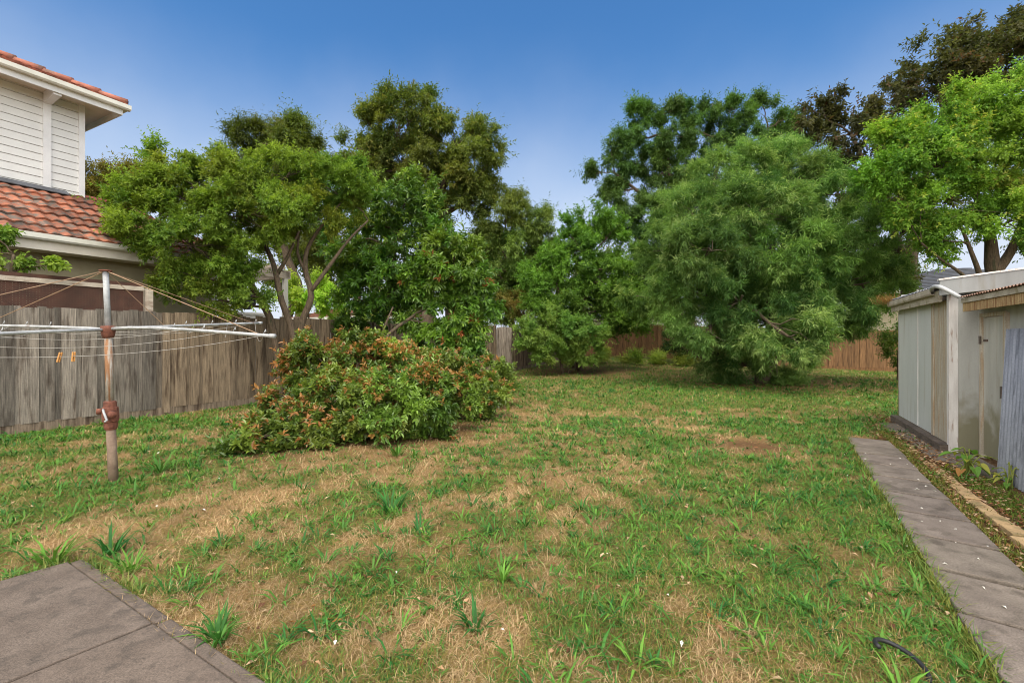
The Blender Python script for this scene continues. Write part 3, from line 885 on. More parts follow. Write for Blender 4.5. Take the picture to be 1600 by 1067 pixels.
# narrow tree and large-leaved shrub behind the bush
tree("loquat_tree", "slender dark leaved tree with bare forked trunk behind the bush", "tree", (585, 13.3),
     [[(588, 630, 13.3, .08), (592, 520, 13.3, .07), (606, 470, 13.3, .065), (612, 430, 13.3, .06), (618, 380, 13.3, .05), (628, 330, 13.4, .03)],
      [(606, 468, 13.3, .05), (632, 440, 13.2, .045), (655, 412, 13.1, .03)], [(616, 395, 13.3, .03), (645, 370, 13.2, .02), (665, 350, 13.2, .012)]],
     [(640, 298, 38, 30, 13.4), (628, 330, 48, 36, 13.3), (592, 445, 52, 44, 13.0), (572, 408, 36, 30, 13.3), (650, 385, 44, 36, 13.4), (662, 335, 34, 30, 13.3), (575, 355, 32, 24, 13.6), (555, 470, 24, 26, 13.3), (640, 440, 36, 34, 13.5), (545, 295, 28, 24, 13.8), (560, 420, 36, 40, 13.8), (530, 380, 26, 30, 13.9), (610, 490, 40, 24, 13.4), (690, 380, 30, 30, 13.6)],
     205, limb_r=0.03, n=15000, L_=0.17, W_=0.05, per=11, sub=0.34, twig=0.25, cols=((44, 82, 30), (84, 122, 42)), tip=(120, 150, 52), tipp=0.2, droop=0.25, mat='leaf_gloss', rosette=0.25)
tree("large_leaf_shrub", "large leaved shrub with a few red shoots behind the right of the bush", "shrub", (700, 12.4),
     [[(640, 625, 12.0, .05), (600, 540, 11.8, .045), (640, 498, 12, .04), (672, 480, 12.3, .03), (720, 470, 12.5, .02)],
      [(585, 575, 11.8, .03), (598, 520, 11.8, .028), (614, 480, 12, .02)],
      [(640, 500, 12, .02), (690, 512, 12, .016), (720, 540, 12, .01)], [(705, 625, 12.4, .07), (703, 540, 12.4, .06), (708, 470, 12.4, .045), (710, 410, 12.4, .03)]],
     [(708, 395, 48, 32, 12.4), (700, 435, 58, 42, 12.2), (738, 470, 38, 44, 12.4), (682, 440, 40, 36, 12.2), (700, 500, 66, 30, 12.2), (690, 545, 56, 30, 12.0), (730, 545, 26, 34, 12.3), (700, 366, 30, 20, 12.5), (672, 575, 40, 22, 11.9), (640, 560, 34, 24, 12.2)],
     207, limb_r=0.025, n=13500, L_=0.17, W_=0.055, per=11, sub=0.32, twig=0.24, cols=((54, 94, 34), (100, 138, 50)), tip=(160, 98, 60), tipp=0.02, droop=0.25, mat='leaf_gloss', rosette=0.25)
tree("fence_shrub", "small dark shrub growing against the left fence behind the bush", "shrub", (545, 13.2), [], [(545, 512, 26, 22, 13.2), (552, 548, 24, 24, 13.2)], 209, wood_name="stems", limb_r=0.012,
     n=2400, L_=0.12, W_=0.045, per=9, sub=0.25, twig=0.2, cols=((38, 72, 28), (70, 104, 40)))

# background trees, left to right
tree("rear_garden_tree", "dull green tree rising right behind the white boarded house corner", "tree", (185, 22), [], [(165, 285, 38, 34, 22), (205, 300, 42, 32, 22), (160, 320, 36, 24, 22), (235, 285, 30, 24, 22)], 211, limb_r=0.07,
     n=16000, L_=0.2, W_=0.055, per=10, sub=0.5, twig=0.5, cols=((70, 82, 36), (112, 112, 52)), kite=True)
tree("gum_tree", "dark olive gum tree top showing above the spreading tree", "tree", (440, 26), [], [(385, 215, 28, 26, 26), (425, 208, 40, 24, 26), (470, 212, 38, 24, 26), (440, 250, 78, 34, 26), (490, 250, 30, 30, 26), (430, 310, 70, 40, 26)], 213, limb_r=0.1,
     n=36000, L_=0.22, W_=0.06, per=10, sub=0.6, twig=0.6, cols=((54, 76, 30), (88, 102, 44)), kite=True)
tree("tall_olive_tree", "tallest dark olive tree with a domed crown beyond the left fence", "tree", (668, 24),
     [[(668, 560, 24, .35), (670, 420, 24, .3), (675, 350, 24, .26), (690, 300, 24, .18), (710, 240, 24, .1)], [(672, 370, 24, .2), (640, 310, 24, .15), (610, 250, 24, .08)], [(676, 345, 24, .15), (720, 320, 24, .1), (750, 290, 24, .06)]],
     [(640, 190, 72, 46, 24), (592, 208, 40, 36, 24), (712, 228, 70, 46, 24), (745, 265, 42, 60, 24), (650, 250, 70, 40, 24), (556, 232, 30, 32, 24), (560, 275, 36, 36, 24), (690, 285, 66, 38, 24), (735, 312, 36, 28, 24), (610, 285, 40, 34, 24), (690, 335, 50, 18, 24), (635, 160, 44, 22, 24)],
     215, limb_r=0.1, twig_frac=0.4, n=62000, L_=0.2, W_=0.062, per=11, sub=0.55, twig=0.5, cols=((56, 80, 34), (98, 116, 50)), tip=(116, 120, 56), tipp=0.2, kite=True, shell=0.6)
tree("olive_drooping_tree", "yellowish olive tree with drooping leaves left of the lawn's far corner", "tree", (815, 24), [],
     [(790, 342, 42, 32, 24), (800, 400, 46, 42, 24), (846, 362, 34, 36, 24), (806, 322, 34, 22, 24), (852, 412, 26, 40, 24), (776, 430, 28, 36, 24), (822, 456, 40, 32, 24), (760, 370, 22, 26, 24), (800, 462, 36, 18, 24), (740, 420, 30, 50, 24), (790, 488, 36, 14, 24)], 217, limb_r=0.06,
     n=34000, L_=0.22, W_=0.05, per=10, sub=0.5, twig=0.42, cols=((60, 88, 34), (108, 130, 60)), droop=0.75, kite=True)
tree("brown_leaf_shrub", "brownish shrub peeping over the pale fence panel", "shrub", (810, 23), [], [(806, 476, 34, 20, 23), (832, 484, 26, 16, 23)], 219, wood_name="stems", limb_r=0.02,
     n=3600, L_=0.13, W_=0.05, per=9, sub=0.35, twig=0.3, cols=((78, 92, 42), (120, 112, 60)), kite=True)
tree("bushy_corner_tree", "rounded mid green tree standing in the far left corner of the lawn", "tree", (905, 20.5),
     [[(905, 575, 20.5, .16), (902, 530, 20.5, .13), (912, 470, 20.6, .1), (925, 400, 20.8, .06)], [(903, 540, 20.5, .09), (880, 490, 20.5, .07), (870, 440, 20.6, .04)], [(896, 575, 20.3, .09), (890, 540, 20.3, .08), (860, 510, 20.2, .04)]],
     [(922, 345, 34, 22, 21), (900, 392, 46, 32, 20.8), (950, 372, 36, 40, 21), (866, 452, 44, 34, 20.5), (940, 440, 52, 40, 20.6), (900, 475, 58, 30, 20.3), (972, 425, 30, 44, 21), (985, 480, 42, 40, 20.8), (950, 500, 50, 28, 20.3), (880, 362, 22, 20, 20.8), (860, 490, 44, 30, 20.4), (892, 430, 44, 34, 20.9), (880, 395, 30, 30, 21), (840, 440, 30, 40, 20.8)],
     221, limb_r=0.05, n=42000, L_=0.13, W_=0.055, per=11, sub=0.45, twig=0.36, cols=((56, 92, 34), (98, 138, 52)), tip=(124, 156, 64), tipp=0.12, mat='leaf')
tree("citrus_shrub", "pale lime green citrus shrub in front of the far left corner tree", "shrub", (868, 19.3), [[(880, 585, 19.4, .06), (872, 545, 19.3, .05), (860, 520, 19.3, .03)], [(888, 585, 19.4, .05), (898, 545, 19.3, .04), (905, 515, 19.3, .03)]],
     [(845, 520, 44, 26, 19.1), (900, 518, 46, 24, 19.2), (828, 532, 22, 18, 19.0), (872, 542, 46, 24, 19.0), (926, 530, 30, 20, 19.3), (850, 500, 36, 20, 19.3), (905, 550, 34, 16, 19.0), (845, 552, 32, 14, 19.0)],
     223, wood_name="stems", limb_r=0.03, n=24000, L_=0.10, W_=0.046, per=10, sub=0.3, twig=0.26, cols=((76, 114, 46), (126, 154, 76)), up=0.6, mat='leaf')
tree("airy_ash_tree", "tall airy ash tree with sky gaps behind the big weeping tree", "tree", (1080, 25),
     [[(1080, 560, 25, .3), (1075, 420, 25, .25), (1060, 330, 25, .18), (1040, 240, 25, .1), (1030, 180, 25, .05)], [(1072, 400, 25, .16), (1110, 300, 25, .12), (1130, 220, 25, .06)], [(1066, 360, 25, .14), (1010, 310, 25, .1), (960, 270, 25, .05)],
      [(1074, 430, 25, .14), (1020, 400, 25, .1), (980, 350, 25, .06)], [(1090, 350, 25, .1), (1170, 260, 25, .08), (1200, 200, 25, .05)]],
     [(998, 182, 20, 22, 25), (1025, 168, 20, 18, 25), (1055, 160, 22, 16, 25), (1085, 172, 20, 18, 25), (1112, 162, 18, 14, 25), (1150, 172, 24, 20, 25), (1190, 165, 22, 16, 25), (1225, 188, 24, 24, 25), (1250, 215, 22, 26, 25), (985, 215, 22, 20, 25),
      (956, 240, 22, 16, 25), (932, 272, 18, 14, 25), (950, 290, 20, 14, 25), (1000, 250, 34, 28, 25), (1045, 215, 34, 28, 25), (1100, 210, 40, 30, 25), (1160, 215, 44, 30, 25), (975, 300, 30, 22, 25), (1030, 275, 36, 30, 25), (1010, 335, 36, 30, 25), (970, 350, 28, 20, 25),
      (1055, 330, 40, 34, 25), (1005, 395, 40, 36, 25), (1040, 430, 40, 36, 25), (990, 450, 30, 30, 25), (1080, 270, 40, 30, 25)],
     225, bark='bark', limb_r=0.06, twig_frac=0.6, n=78000, L_=0.2, W_=0.055, per=11, sub=0.5, twig=0.42, cols=((48, 80, 38), (82, 114, 56)), kite=True, shell=0.4)
tree("weeping_tree", "huge rounded tree with fine weeping leaves reaching down to the lawn", "tree", (1195, 15.8),
     [[(1190, 605, 15.8, .26), (1200, 540, 15.8, .22), (1215, 470, 15.8, .18), (1225, 380, 15.9, .12), (1215, 280, 16, .06)], [(1200, 570, 15.8, .14), (1260, 480, 15.6, .11), (1310, 400, 15.4, .06)], [(1192, 580, 15.8, .14), (1130, 490, 15.5, .11), (1080, 410, 15.4, .06)],
      [(1210, 500, 15.8, .1), (1190, 430, 15, .08), (1170, 360, 14.8, .05)], [(1190, 570, 15.8, .1), (1100, 560, 15.6, .07), (1040, 520, 15.6, .04)]],
     [(1140, 278, 76, 42, 16), (1210, 258, 66, 34, 16.6), (1080, 330, 62, 44, 15.4), (1275, 302, 72, 46, 15.6), (1180, 330, 80, 46, 14.4), (1325, 372, 66, 50, 14.4), (1112, 392, 76, 46, 13.4), (1238, 400, 78, 44, 13.6),
      (1034, 385, 46, 44, 15.6), (1362, 440, 48, 44, 15.4), (1160, 462, 72, 36, 13.8), (1290, 462, 66, 36, 13.8), (1070, 455, 58, 38, 14.6), (1110, 520, 50, 28, 14.0), (1232, 526, 60, 38, 12.6), (1172, 525, 44, 28, 14.4), (1315, 492, 44, 22, 15.4), (1180, 240, 40, 14, 16.8),
      (1150, 574, 42, 24, 15.4), (1205, 584, 44, 22, 15.4), (1255, 576, 34, 18, 15.5), (1015, 462, 40, 28, 15.8), (1120, 566, 26, 14, 15.2), (1245, 280, 60, 36, 16.2), (1190, 400, 120, 100, 17.0), (1190, 510, 90, 50, 16.6), (1330, 460, 50, 60, 16.8), (1062, 492, 30, 22, 14.6)],
     227, limb_r=0.08, twig_frac=0.35, n=225000, L_=0.19, W_=0.029, per=16, sub=0.38, twig=0.34, cols=((52, 90, 42), (102, 139, 72)), tip=(136, 162, 94), tipp=0.35, tips=0.5, droop=0.34, up=0.35, kite=True, shell=0.7, shrink=0.2, vary=0.14)
tree("red_leaf_tree", "dark bronze leaved tree towering behind the bright green tree", "tree", (1420, 23), [[(1420, 600, 23, .35), (1420, 430, 23, .3), (1440, 300, 23, .2), (1480, 150, 23, .1)], [(1420, 420, 23, .2), (1370, 300, 23, .14), (1330, 210, 23, .07)]],
     [(1285, 180, 32, 32, 23), (1335, 165, 40, 24, 23), (1308, 215, 46, 34, 23), (1335, 268, 46, 40, 23), (1478, 88, 66, 40, 23), (1548, 58, 62, 32, 23), (1605, 46, 54, 30, 23), (1430, 132, 40, 24, 23), (1560, 105, 80, 40, 23), (1350, 335, 50, 50, 23), (1392, 378, 56, 40, 23), (1420, 300, 60, 60, 23), (1375, 205, 30, 36, 23),
      (1480, 150, 70, 50, 23), (1660, 90, 60, 60, 23), (1400, 420, 36, 26, 23)],
     229, limb_r=0.09, twig_frac=0.4, n=30000, L_=0.22, W_=0.10, per=11, sub=0.6, twig=0.5, cols=((44, 54, 32), (74, 80, 46)), tip=(96, 74, 50), tipp=0.14, kite=True)
tree("bright_green_tree", "bright yellow green tree with a forked trunk behind the shed", "tree", (1556, 12.6),
     [[(1556, 620, 12.6, .2), (1554, 450, 12.6, .17), (1550, 410, 12.6, .16), (1545, 360, 12.6, .11), (1520, 290, 12.6, .07), (1500, 220, 12.6, .04)], [(1556, 425, 12.6, .14), (1578, 395, 12.5, .11), (1600, 340, 12.4, .08), (1620, 260, 12.4, .04)],
      [(1535, 520, 12.4, .07), (1532, 440, 12.4, .065), (1520, 400, 12.3, .05), (1500, 350, 12.3, .03)], [(1530, 460, 12.4, .05), (1505, 430, 12.2, .04), (1470, 405, 12.1, .03), (1440, 380, 12, .02)], [(1570, 440, 12.6, .05), (1610, 420, 12.4, .04), (1650, 390, 12.3, .03)]],
     [(1565, 160, 84, 42, 12.6), (1478, 188, 70, 44, 12.5), (1405, 232, 48, 36, 12.4), (1452, 262, 84, 46, 12.2), (1562, 245, 84, 54, 12.2), (1522, 325, 72, 42, 12), (1582, 345, 56, 38, 12.1), (1440, 330, 54, 34, 12.1), (1500, 378, 62, 24, 12), (1645, 240, 70, 90, 12.4), (1388, 275, 40, 30, 12.3), (1650, 345, 56, 56, 12.2),
      (1590, 200, 70, 40, 12.4), (1460, 225, 70, 40, 12.4)],
     231, bark='bark', limb_r=0.05, n=74000, L_=0.10, W_=0.038, per=12, sub=0.36, twig=0.3, cols=((68, 112, 40), (118, 156, 60)), tip=(156, 168, 72), tipp=0.13, droop=0.3, up=0.4, mat='leaf')
# low planting
tree("lime_shrub", "luminous lime green shrub beyond the fence right of the pergola", "shrub", (488, 19), [], [(478, 455, 32, 28, 19), (505, 470, 30, 24, 19), (460, 478, 24, 20, 19)], 233, wood_name="stems", limb_r=0.02,
     n=6500, L_=0.12, W_=0.055, per=9, sub=0.4, twig=0.32, cols=((104, 150, 44), (158, 186, 74)), kite=True)
tree("pale_shrub", "pale green shrub beside the white cottage behind the fence", "shrub", (575, 20), [], [(572, 486, 26, 14, 20), (610, 484, 30, 18, 20), (520, 488, 20, 14, 20)], 235, wood_name="stems", limb_r=0.02,
     n=4200, L_=0.12, W_=0.05, per=9, sub=0.35, twig=0.3, cols=((84, 124, 50), (140, 168, 84)), kite=True)
tree("climbing_plant", "green climbing plant at the left house, one spray along the lattice top", "plant", (-25, 7.7), [], [(-14, 365, 28, 24, 7.7), (-12, 395, 28, 14, 7.7), (36, 414, 16, 2, 7.95), (72, 414, 18, 2, 8.0)], 237, wood_name="stems", limb_r=0.015,
     n=1300, L_=0.10, W_=0.05, per=7, sub=0.13, twig=0.11, cols=((76, 118, 44), (128, 158, 66)), droop=0.5)
tree("side_shrub", "low green shrub in front of the back fence beside the shed", "shrub", (1402, 17), [], [(1402, 545, 20, 26, 17), (1412, 568, 22, 20, 17), (1396, 520, 12, 14, 17)], 239, wood_name="stems", limb_r=0.014,
     n=1900, L_=0.13, W_=0.045, per=9, sub=0.3, twig=0.3, cols=((52, 80, 32), (92, 116, 48)), kite=True)
tree("shade_shrub", "dark leafy shrub in the shade against the back fence", "shrub", (1058, 23.8), [], [(1062, 532, 26, 20, 23.8), (1085, 540, 34, 24, 23), (1056, 505, 20, 14, 24)], 241, wood_name="stems", limb_r=0.02,
     n=6000, L_=0.16, W_=0.055, per=9, sub=0.4, twig=0.32, cols=((36, 62, 26), (68, 92, 40)), kite=True)
tree("brush_pile", "heap of cut leafy branches lying below the back fence", "brush pile", (992, 23.5), [], [(965, 557, 32, 7, 23.5), (1010, 560, 40, 8, 23.2), (1050, 564, 30, 7, 22.8)], 243, wood_name="cut_branches", limb_r=0.02,
     n=3800, L_=0.17, W_=0.035, per=9, sub=0.35, twig=0.4, cols=((70, 110, 40), (140, 160, 74)), droop=0.1, kite=True, crown_name="leaf_heap")
# a row of farther trees that closes the view low down between the crowns
for i, (px, py, rx, ry, Yd, cl, lab) in enumerate([
        (700, 440, 90, 70, 33, ((58, 80, 36), (96, 112, 54)), "hazy mid green tree glimpsed low between the far trunks"),
        (960, 455, 90, 60, 36, ((50, 74, 36), (86, 106, 52)), "dark green tree behind the far left corner"),
        (1180, 440, 110, 70, 36, ((48, 72, 36), (82, 100, 50)), "dark round tree hidden behind the huge weeping tree"),
        (560, 400, 90, 80, 30, ((60, 84, 38), (100, 116, 54)), "mid green tree filling the gap behind the slender forked tree"),
        (790, 430, 70, 60, 32, ((54, 80, 36), (94, 114, 52)), "green tree behind the yellowish drooping tree"),
        (460, 400, 60, 70, 32, ((66, 90, 44), (108, 126, 60)), "pale olive tree glimpsed between the bare leaning stems"),
        (300, 440, 90, 60, 30, ((62, 86, 38), (104, 122, 56)), "light green tree seen under the spreading crown"),
        (1360, 450, 80, 60, 34, ((50, 72, 36), (86, 102, 50)), "shadowy tree between weeping tree and shed")]):
    tree("distant_tree", lab, "tree", (px, Yd), [], [(px - rx * .4, py, rx * .6, ry * .8, Yd), (px + rx * .4, py + 5, rx * .6, ry * .75, Yd), (px, py - ry * .4, rx * .6, ry * .6, Yd)], 300 + i, group="far trees beyond the fences", limb_r=0.1,
         n=9000, L_=0.28, W_=0.11, per=9, sub=0.9, twig=0.7, cols=cl, kite=True)

# taro-like weed at the shed
def taro(px, py, label, seed, leaves, sc=1.0):
    x, y = on_ground(px, py)
    root = empty("broad_leaf_weed", (x, y, 0), label, "weed")
    st = MB(); r = random.Random(seed); lf = []
    extra = []
    for q in range(9):
        a_ = r.uniform(0, 6.28); e_ = r.uniform(.06, .24)
        g_ = r.uniform(0, 1); extra.append((e_ * math.cos(a_), e_ * math.sin(a_), r.uniform(.04, .24), r.uniform(.05, .10), (int(96 + 84 * g_), int(136 + 34 * g_), 62), r.uniform(-.8, 0)))
    for dx_, dy_, h, sz, colr, tilt in leaves + extra:
        sz = sz * .8
        tip = (x + dx_ * sc, y + dy_ * sc, h * sc)
        pts = [(x + r.uniform(-.03, .03), y + r.uniform(-.03, .03), 0), (x + dx_ * sc * .35, y + dy_ * sc * .35, h * sc * 0.85 + 0.05), tip]
        pp, rr = smooth_poly(pts, [.007, .006, .004], 4)
        st.tube(pp, rr, 6, lin(150, 158, 84))
        a = math.atan2(dy_, dx_)
        A = np.array([math.cos(a), math.sin(a), tilt]); A /= np.linalg.norm(A)
        S = np.array([-math.sin(a), math.cos(a), 0]); N_ = np.cross(A, S)
        out = [(-.28, .16), (-.2, .38), (0.1, .42), (0.45, .3), (0.8, .12), (1, 0)]
        m = MB()
        vs_ = [np.array(tip)] + [np.array(tip) + (A * q[0] + S * q[1] + N_ * (abs(q[1]) * .5 - .2 * max(q[0], 0) ** 2)) * sz * sc for q in out] + [np.array(tip) + (A * q[0] - S * q[1] + N_ * (abs(q[1]) * .35 - .2 * max(q[0], 0) ** 2)) * sz * sc for q in out[-2::-1]]
        m.add(vs_, [(0, k, k + 1) for k in range(1, len(vs_) - 1)], lin(*colr))
        m.build("leaf", M['leaf'], root)
    st.build("stems", M['leaf'], root, True)


G_, Yl, Or = (104, 146, 60), (172, 172, 78), (176, 128, 74)
taro(1512, 742, "broad leaved weed with yellowing leaves at the shed corner", 5,
     [(-.20, .05, .27, .16, G_, -.2), (-.06, -.05, .25, .17, G_, -.3), (.10, .05, .30, .17, G_, -.5), (.02, -.16, .16, .16, Yl, -.5), (-.22, -.14, .1, .15, Or, -.4), (-.12, -.22, .14, .16, G_, -.6), (.34, -.1, .22, .17, Yl, -.9), (.16, -.2, .06, .13, Yl, -.5), (.02, .1, .2, .14, G_, -.2), (-.1, .02, .33, .12, G_, -.1), (.08, -.1, .12, .15, G_, -.7)], 0.85)
taro(1578, 762, "small green weed at the foot of the leaning iron sheet", 8,
     [(-.05, -.03, .12, .1, G_, -.4), (.06, -.04, .14, .1, G_, -.5), (-.12, .02, .10, .1, Yl, -.5), (.03, .05, .28, .05, G_, .2), (-.14, -.1, .08, .1, G_, -.6)], 0.8)

# ------------------------------------------------------------------ paling fences
def fence(name, a, b, label, mat, h=1.85, tint=None, seed=1, plinth=True, bay=2.4, face=1, gap=0.1, pw=0.135):
    """a, b in yard coordinates (d, t); face: side on which the lapped palings stand"""
    rr = np.random.default_rng(seed)
    A, B = np.array(L(*a)), np.array(L(*b))
    ln = np.linalg.norm(B - A); ax = (B - A) / ln; nx = np.array([ax[1], -ax[0], 0]) * face
    root = empty(name, tuple(A + [0, 0, float(gz(A[0], A[1]))]), label, "fence")
    nb = max(1, round(ln / bay))
    def zof(s): q = A + ax * s; return float(gz(q[0], q[1]))
    for k in range(nb):
        s0, s1 = ln * k / nb, ln * (k + 1) / nb
        mb = MB(); s = s0; i = 0
        while s < s1 - 0.02:
            w = min(pw * rr.uniform(0.5, 1.35) * (1.12 if i % 2 else 0.88), s1 - s)
            lap = 0.016 if i % 2 else 0.0
            z = zof(s + w / 2); top = z + h + rr.normal(0, 0.016); bot = z + (0.14 if plinth else 0.01) + (0.0 if rr.uniform() > .06 else -0.1)
            tl = rr.normal(0, 0.009)
            e = 0.012 if i % 2 else 0.0
            c_ = tint(s, rr) if tint else (1, 1, 1)
            p = [A + ax * (s - e) + nx * lap, A + ax * (s + w + e - 0.003) + nx * (lap + tl), A + ax * (s + w + e - 0.003) + nx * (lap + tl + .014), A + ax * (s - e) + nx * (lap + .014)]
            mb.hexa([q + [0, 0, bot] for q in p] + [q + [0, 0, top + rr.normal(0, .004)] for q in p], c_)
            s += w; i += 1
        mb.build("paling_panel", mat, root)
        if plinth:
            mb = MB(); z0, z1 = zof(s0), zof(s1)
            p = [A + ax * (s0 + .004) - nx * .004, A + ax * (s1 - .004) - nx * .004, A + ax * (s1 - .004) + nx * .021, A + ax * (s0 + .004) + nx * .021]
            zz = [z0, z1, z1, z0]
            mb.hexa([q + [0, 0, w_ - .05] for q, w_ in zip(p, zz)] + [q + [0, 0, w_ + .15] for q, w_ in zip(p, zz)], (0.95, 0.85, 0.75))
            mb.build("plinth_board", mat, root)
        mb = MB()
        q = A + ax * s0 - nx * 0.09
        mb.bar(q + [0, 0, zof(s0) - .1], q + [0, 0, zof(s0) + h - .08], .1, .1, up=ax, col=(.9, .85, .8)); mb.build("post", mat, root)
        for zr in (.35, h - .3):
            mb = MB(); mb.bar(A + ax * (s0 + .06) - nx * .06 + [0, 0, zof(s0) + zr], A + ax * (s1 - .06) - nx * .06 + [0, 0, zof(s1) + zr], .04, .075, col=(.9, .85, .8)); mb.build("rail", mat, root)
    return root


def tint_left(s, rr):
    w = sstep(7.7, 8.1, s)
    g = np.array([0.90, 0.91, 0.92]) * rr.uniform(0.58, 1.34)
    b_ = np.array([1.02, 0.89, 0.72]) * rr.uniform(0.6, 1.22)
    return tuple(g * (1 - w) + b_ * w)


fence("paling_fence", (-10.52, -3.0), (-10.52, 18.3), "long weathered grey paling fence along the left side of the yard", M['paling'], 2.03, tint_left, 3)
fence("paling_fence", (-10.52, 18.36), (-9.78, 18.36), "short pale grey fence panel at the jog before the far corner", M['paling'], 1.95, lambda s, rr: tuple(np.array([1.18, 1.17, 1.16]) * rr.uniform(.9, 1.05)), 5, plinth=False)
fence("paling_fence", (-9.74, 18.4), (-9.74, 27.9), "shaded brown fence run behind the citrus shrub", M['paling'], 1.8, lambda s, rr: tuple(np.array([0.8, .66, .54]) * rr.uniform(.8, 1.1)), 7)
fence("paling_fence", (-9.7, 28.0), (14, 28.0), "reddish brown back fence across the far end of the yard", M['paling_brown'], 1.92, lambda s, rr: tuple(np.array([1.0, .92, .86]) * rr.uniform(.78, 1.15)), 9)

# ------------------------------------------------------------------ lattice screen above the left fence
root = empty("lattice_screen", L(-10.72, -3, 0), "dark brown lattice screen topped by a bleached rail behind the fence", "screen")
mb = MB()
for k in range(0, 190):
    t = -2.9 + k * 0.0405
    mb.dtbox(-10.72, -10.714, t, t + 0.031, 1.9, 2.44)
for k in range(0, 14):
    z = 1.9 + k * 0.0395
    mb.dtbox(-10.719, -10.7132, -2.9, 4.79, z, z + 0.031)
mb.build("lattice_panel", M['lattice'], root)
mb = MB(); mb.dtbox(-10.74, -10.69, -2.9, 4.79, 2.442, 2.52); mb.build("top_rail", M['rail_grey'], root)
mb = MB(); mb.dtbox(-10.75, -10.70, -2.9, 4.79, 2.523, 2.585); mb.build("cap_board", M['lattice'], root)
for t in (-2.9, 1.0, 4.8):
    mb = MB(); mb.dtbox(-10.80, -10.745, t, t + 0.09, 0, 2.50); mb.build("post", M['rail_grey'], root)
mb = MB(); mb.dtbox(-10.70, -10.60, 4.82, 4.91, 1.86, 2.47); mb.build("post", M['rail_grey'], root)

# ------------------------------------------------------------------ white two-storey house behind the left fence
def roof_tiles(origin_d, origin_z, pitch, t_lo, t_hi, slope_len, hip, mat, parent, name, back=-1, course=0.325, wave=0.2, seed=1, amp=0.03):
    """tile field rising towards -d; hip: the t end shortens by the horizontal run"""
    rr = np.random.default_rng(seed); cp, sp = math.cos(pitch), math.sin(pitch)
    nt_ = int((t_hi - t_lo) / (wave / 8)); ts = np.linspace(t_lo, t_hi, nt_)
    mb = MB(); nco = int(math.ceil(slope_len / course))
    for k in range(nco):
        s0, s1 = k * course - 0.03, min((k + 1) * course + 0.015, slope_len)
        rows = []
        for s, lift in ((s0, 0.004), (s0 + .002, 0.05), (s0 + (s1 - s0) * .5, 0.03), (s1, 0.004)):
            w = amp * (0.5 + 0.5 * np.cos(2 * np.pi * ts / wave)) ** 0.7 * (0.8 if lift == .004 and s == s0 else 1)
            lim = np.minimum(ts, t_hi - hip * max(s, 0) * cp)
            d = origin_d - s * cp + (lift + w) * sp; z = origin_z + s * sp + (lift + w) * cp
            rows.append(np.stack([d * NX + lim * DX, d * NY + lim * DY, z], -1))
        tile_id = np.floor(ts / wave + .25 * (k % 2)).astype(int)
        tint = 0.55 + 0.7 * _hash(tile_id, np.full_like(tile_id, k), seed)
        tint = np.where(_hash(tile_id, np.full_like(tile_id, k + 50), seed) < .22, tint * .6, tint)
        cc = np.stack([tint, tint * .97, tint * .95], -1)
        mb.grid(np.array(rows), np.repeat(cc[None], 4, 0))
    return mb.build(name, mat, parent)


house = empty("weatherboard_house", L(-13.6, 4.88, 0), "white weatherboard upper storey house with terracotta tiled roofs behind the left fence", "house")
PT = R(33)
PU = R(24.5)
# upper storey wall of overlapping boards, facing the yard and the end
mb = MB(); z = 4.30
while z < 6.90:
    for (pa, pb) in (((-13.6, -7.0), (-13.6, 4.88)), ((-13.6, 4.88), (-20, 4.88))):
        A, B = np.array(L(*pa)), np.array(L(*pb)); ax = unit(B - A); n_ = np.array([ax[1], -ax[0], 0])
        if pa == pb: continue
        if pa[0] == -13.6 and pb[0] == -20: n_ = np.array([DX, DY, 0])
        else: n_ = np.array([NX, NY, 0])
        p = [A, B, B + n_ * .020, A + n_ * .020]
        q = [A, B, B + n_ * .007, A + n_ * .007]
        mb.hexa([v + [0, 0, z] for v in p] + [v + [0, 0, z + .156] for v in q])
    z += .163
mb.build("upper_wall", M['white_board'], house)
mb = MB(); mb.dtbox(-20, -13.62, -7, 4.86, 0, 6.76); mb.build("wall_core", M['cream_wall'], house)
mb = MB(); mb.dtbox(-13.63, -13.555, 4.82, 4.925, 4.28, 6.80); mb.build("corner_board", M['white_trim'], house)
for t in (4.22, 1.2, -1.8):
    mb = MB(); mb.dtbox(-13.6, -13.55, t, t + .13, 4.42, 6.66); mb.build("cover_board", M['white_trim'], house)
    mb = MB(); mb.prism([(-13.55, 6.54), (-13.04, 6.60), (-13.04, 6.76), (-13.55, 6.76)], lambda q, t=t: L(q[0], t, q[1]), lambda q, t=t: L(q[0], t + .13, q[1])); mb.build("bracket", M['white_trim'], house)
mb = MB(); mb.hexa([L(-13.6, -7, 6.77), L(-13.03, -7, 6.77), L(-13.03, 5.38, 6.77), L(-13.6, 5.38, 6.77), L(-13.6, -7, 6.79), L(-13.03, -7, 6.79), L(-13.03, 5.38, 6.79), L(-13.6, 5.38, 6.79)])
mb.hexa([L(-20, 4.88, 6.77), L(-13.6, 4.88, 6.77), L(-13.6, 5.38, 6.77), L(-20, 5.38, 6.77), L(-20, 4.88, 6.79), L(-13.6, 4.88, 6.79), L(-13.6, 5.38, 6.79), L(-20, 5.38, 6.79)])
mb.build("soffit", M['soffit'], house)
mb = MB(); mb.dtbox(-13.03, -13.0, -7, 5.41, 6.64, 6.82); mb.build("fascia", M['white_trim'], house)
mb = MB(); mb.dtbox(-20, -13.03, 5.38, 5.41, 6.64, 6.82); mb.build("fascia", M['white_trim'], house)
gp = [(0, 0), (.09, 0), (.115, .03), (.115, .115), (.1, .12), (.1, .035), (.085, .018), (0, .018)]
mb = MB(); mb.prism(gp, lambda q: L(-12.998 + q[0], -7, 6.76 + q[1]), lambda q: L(-12.998 + q[0], 5.53, 6.76 + q[1])); mb.build("gutter", M['gutter'], house)
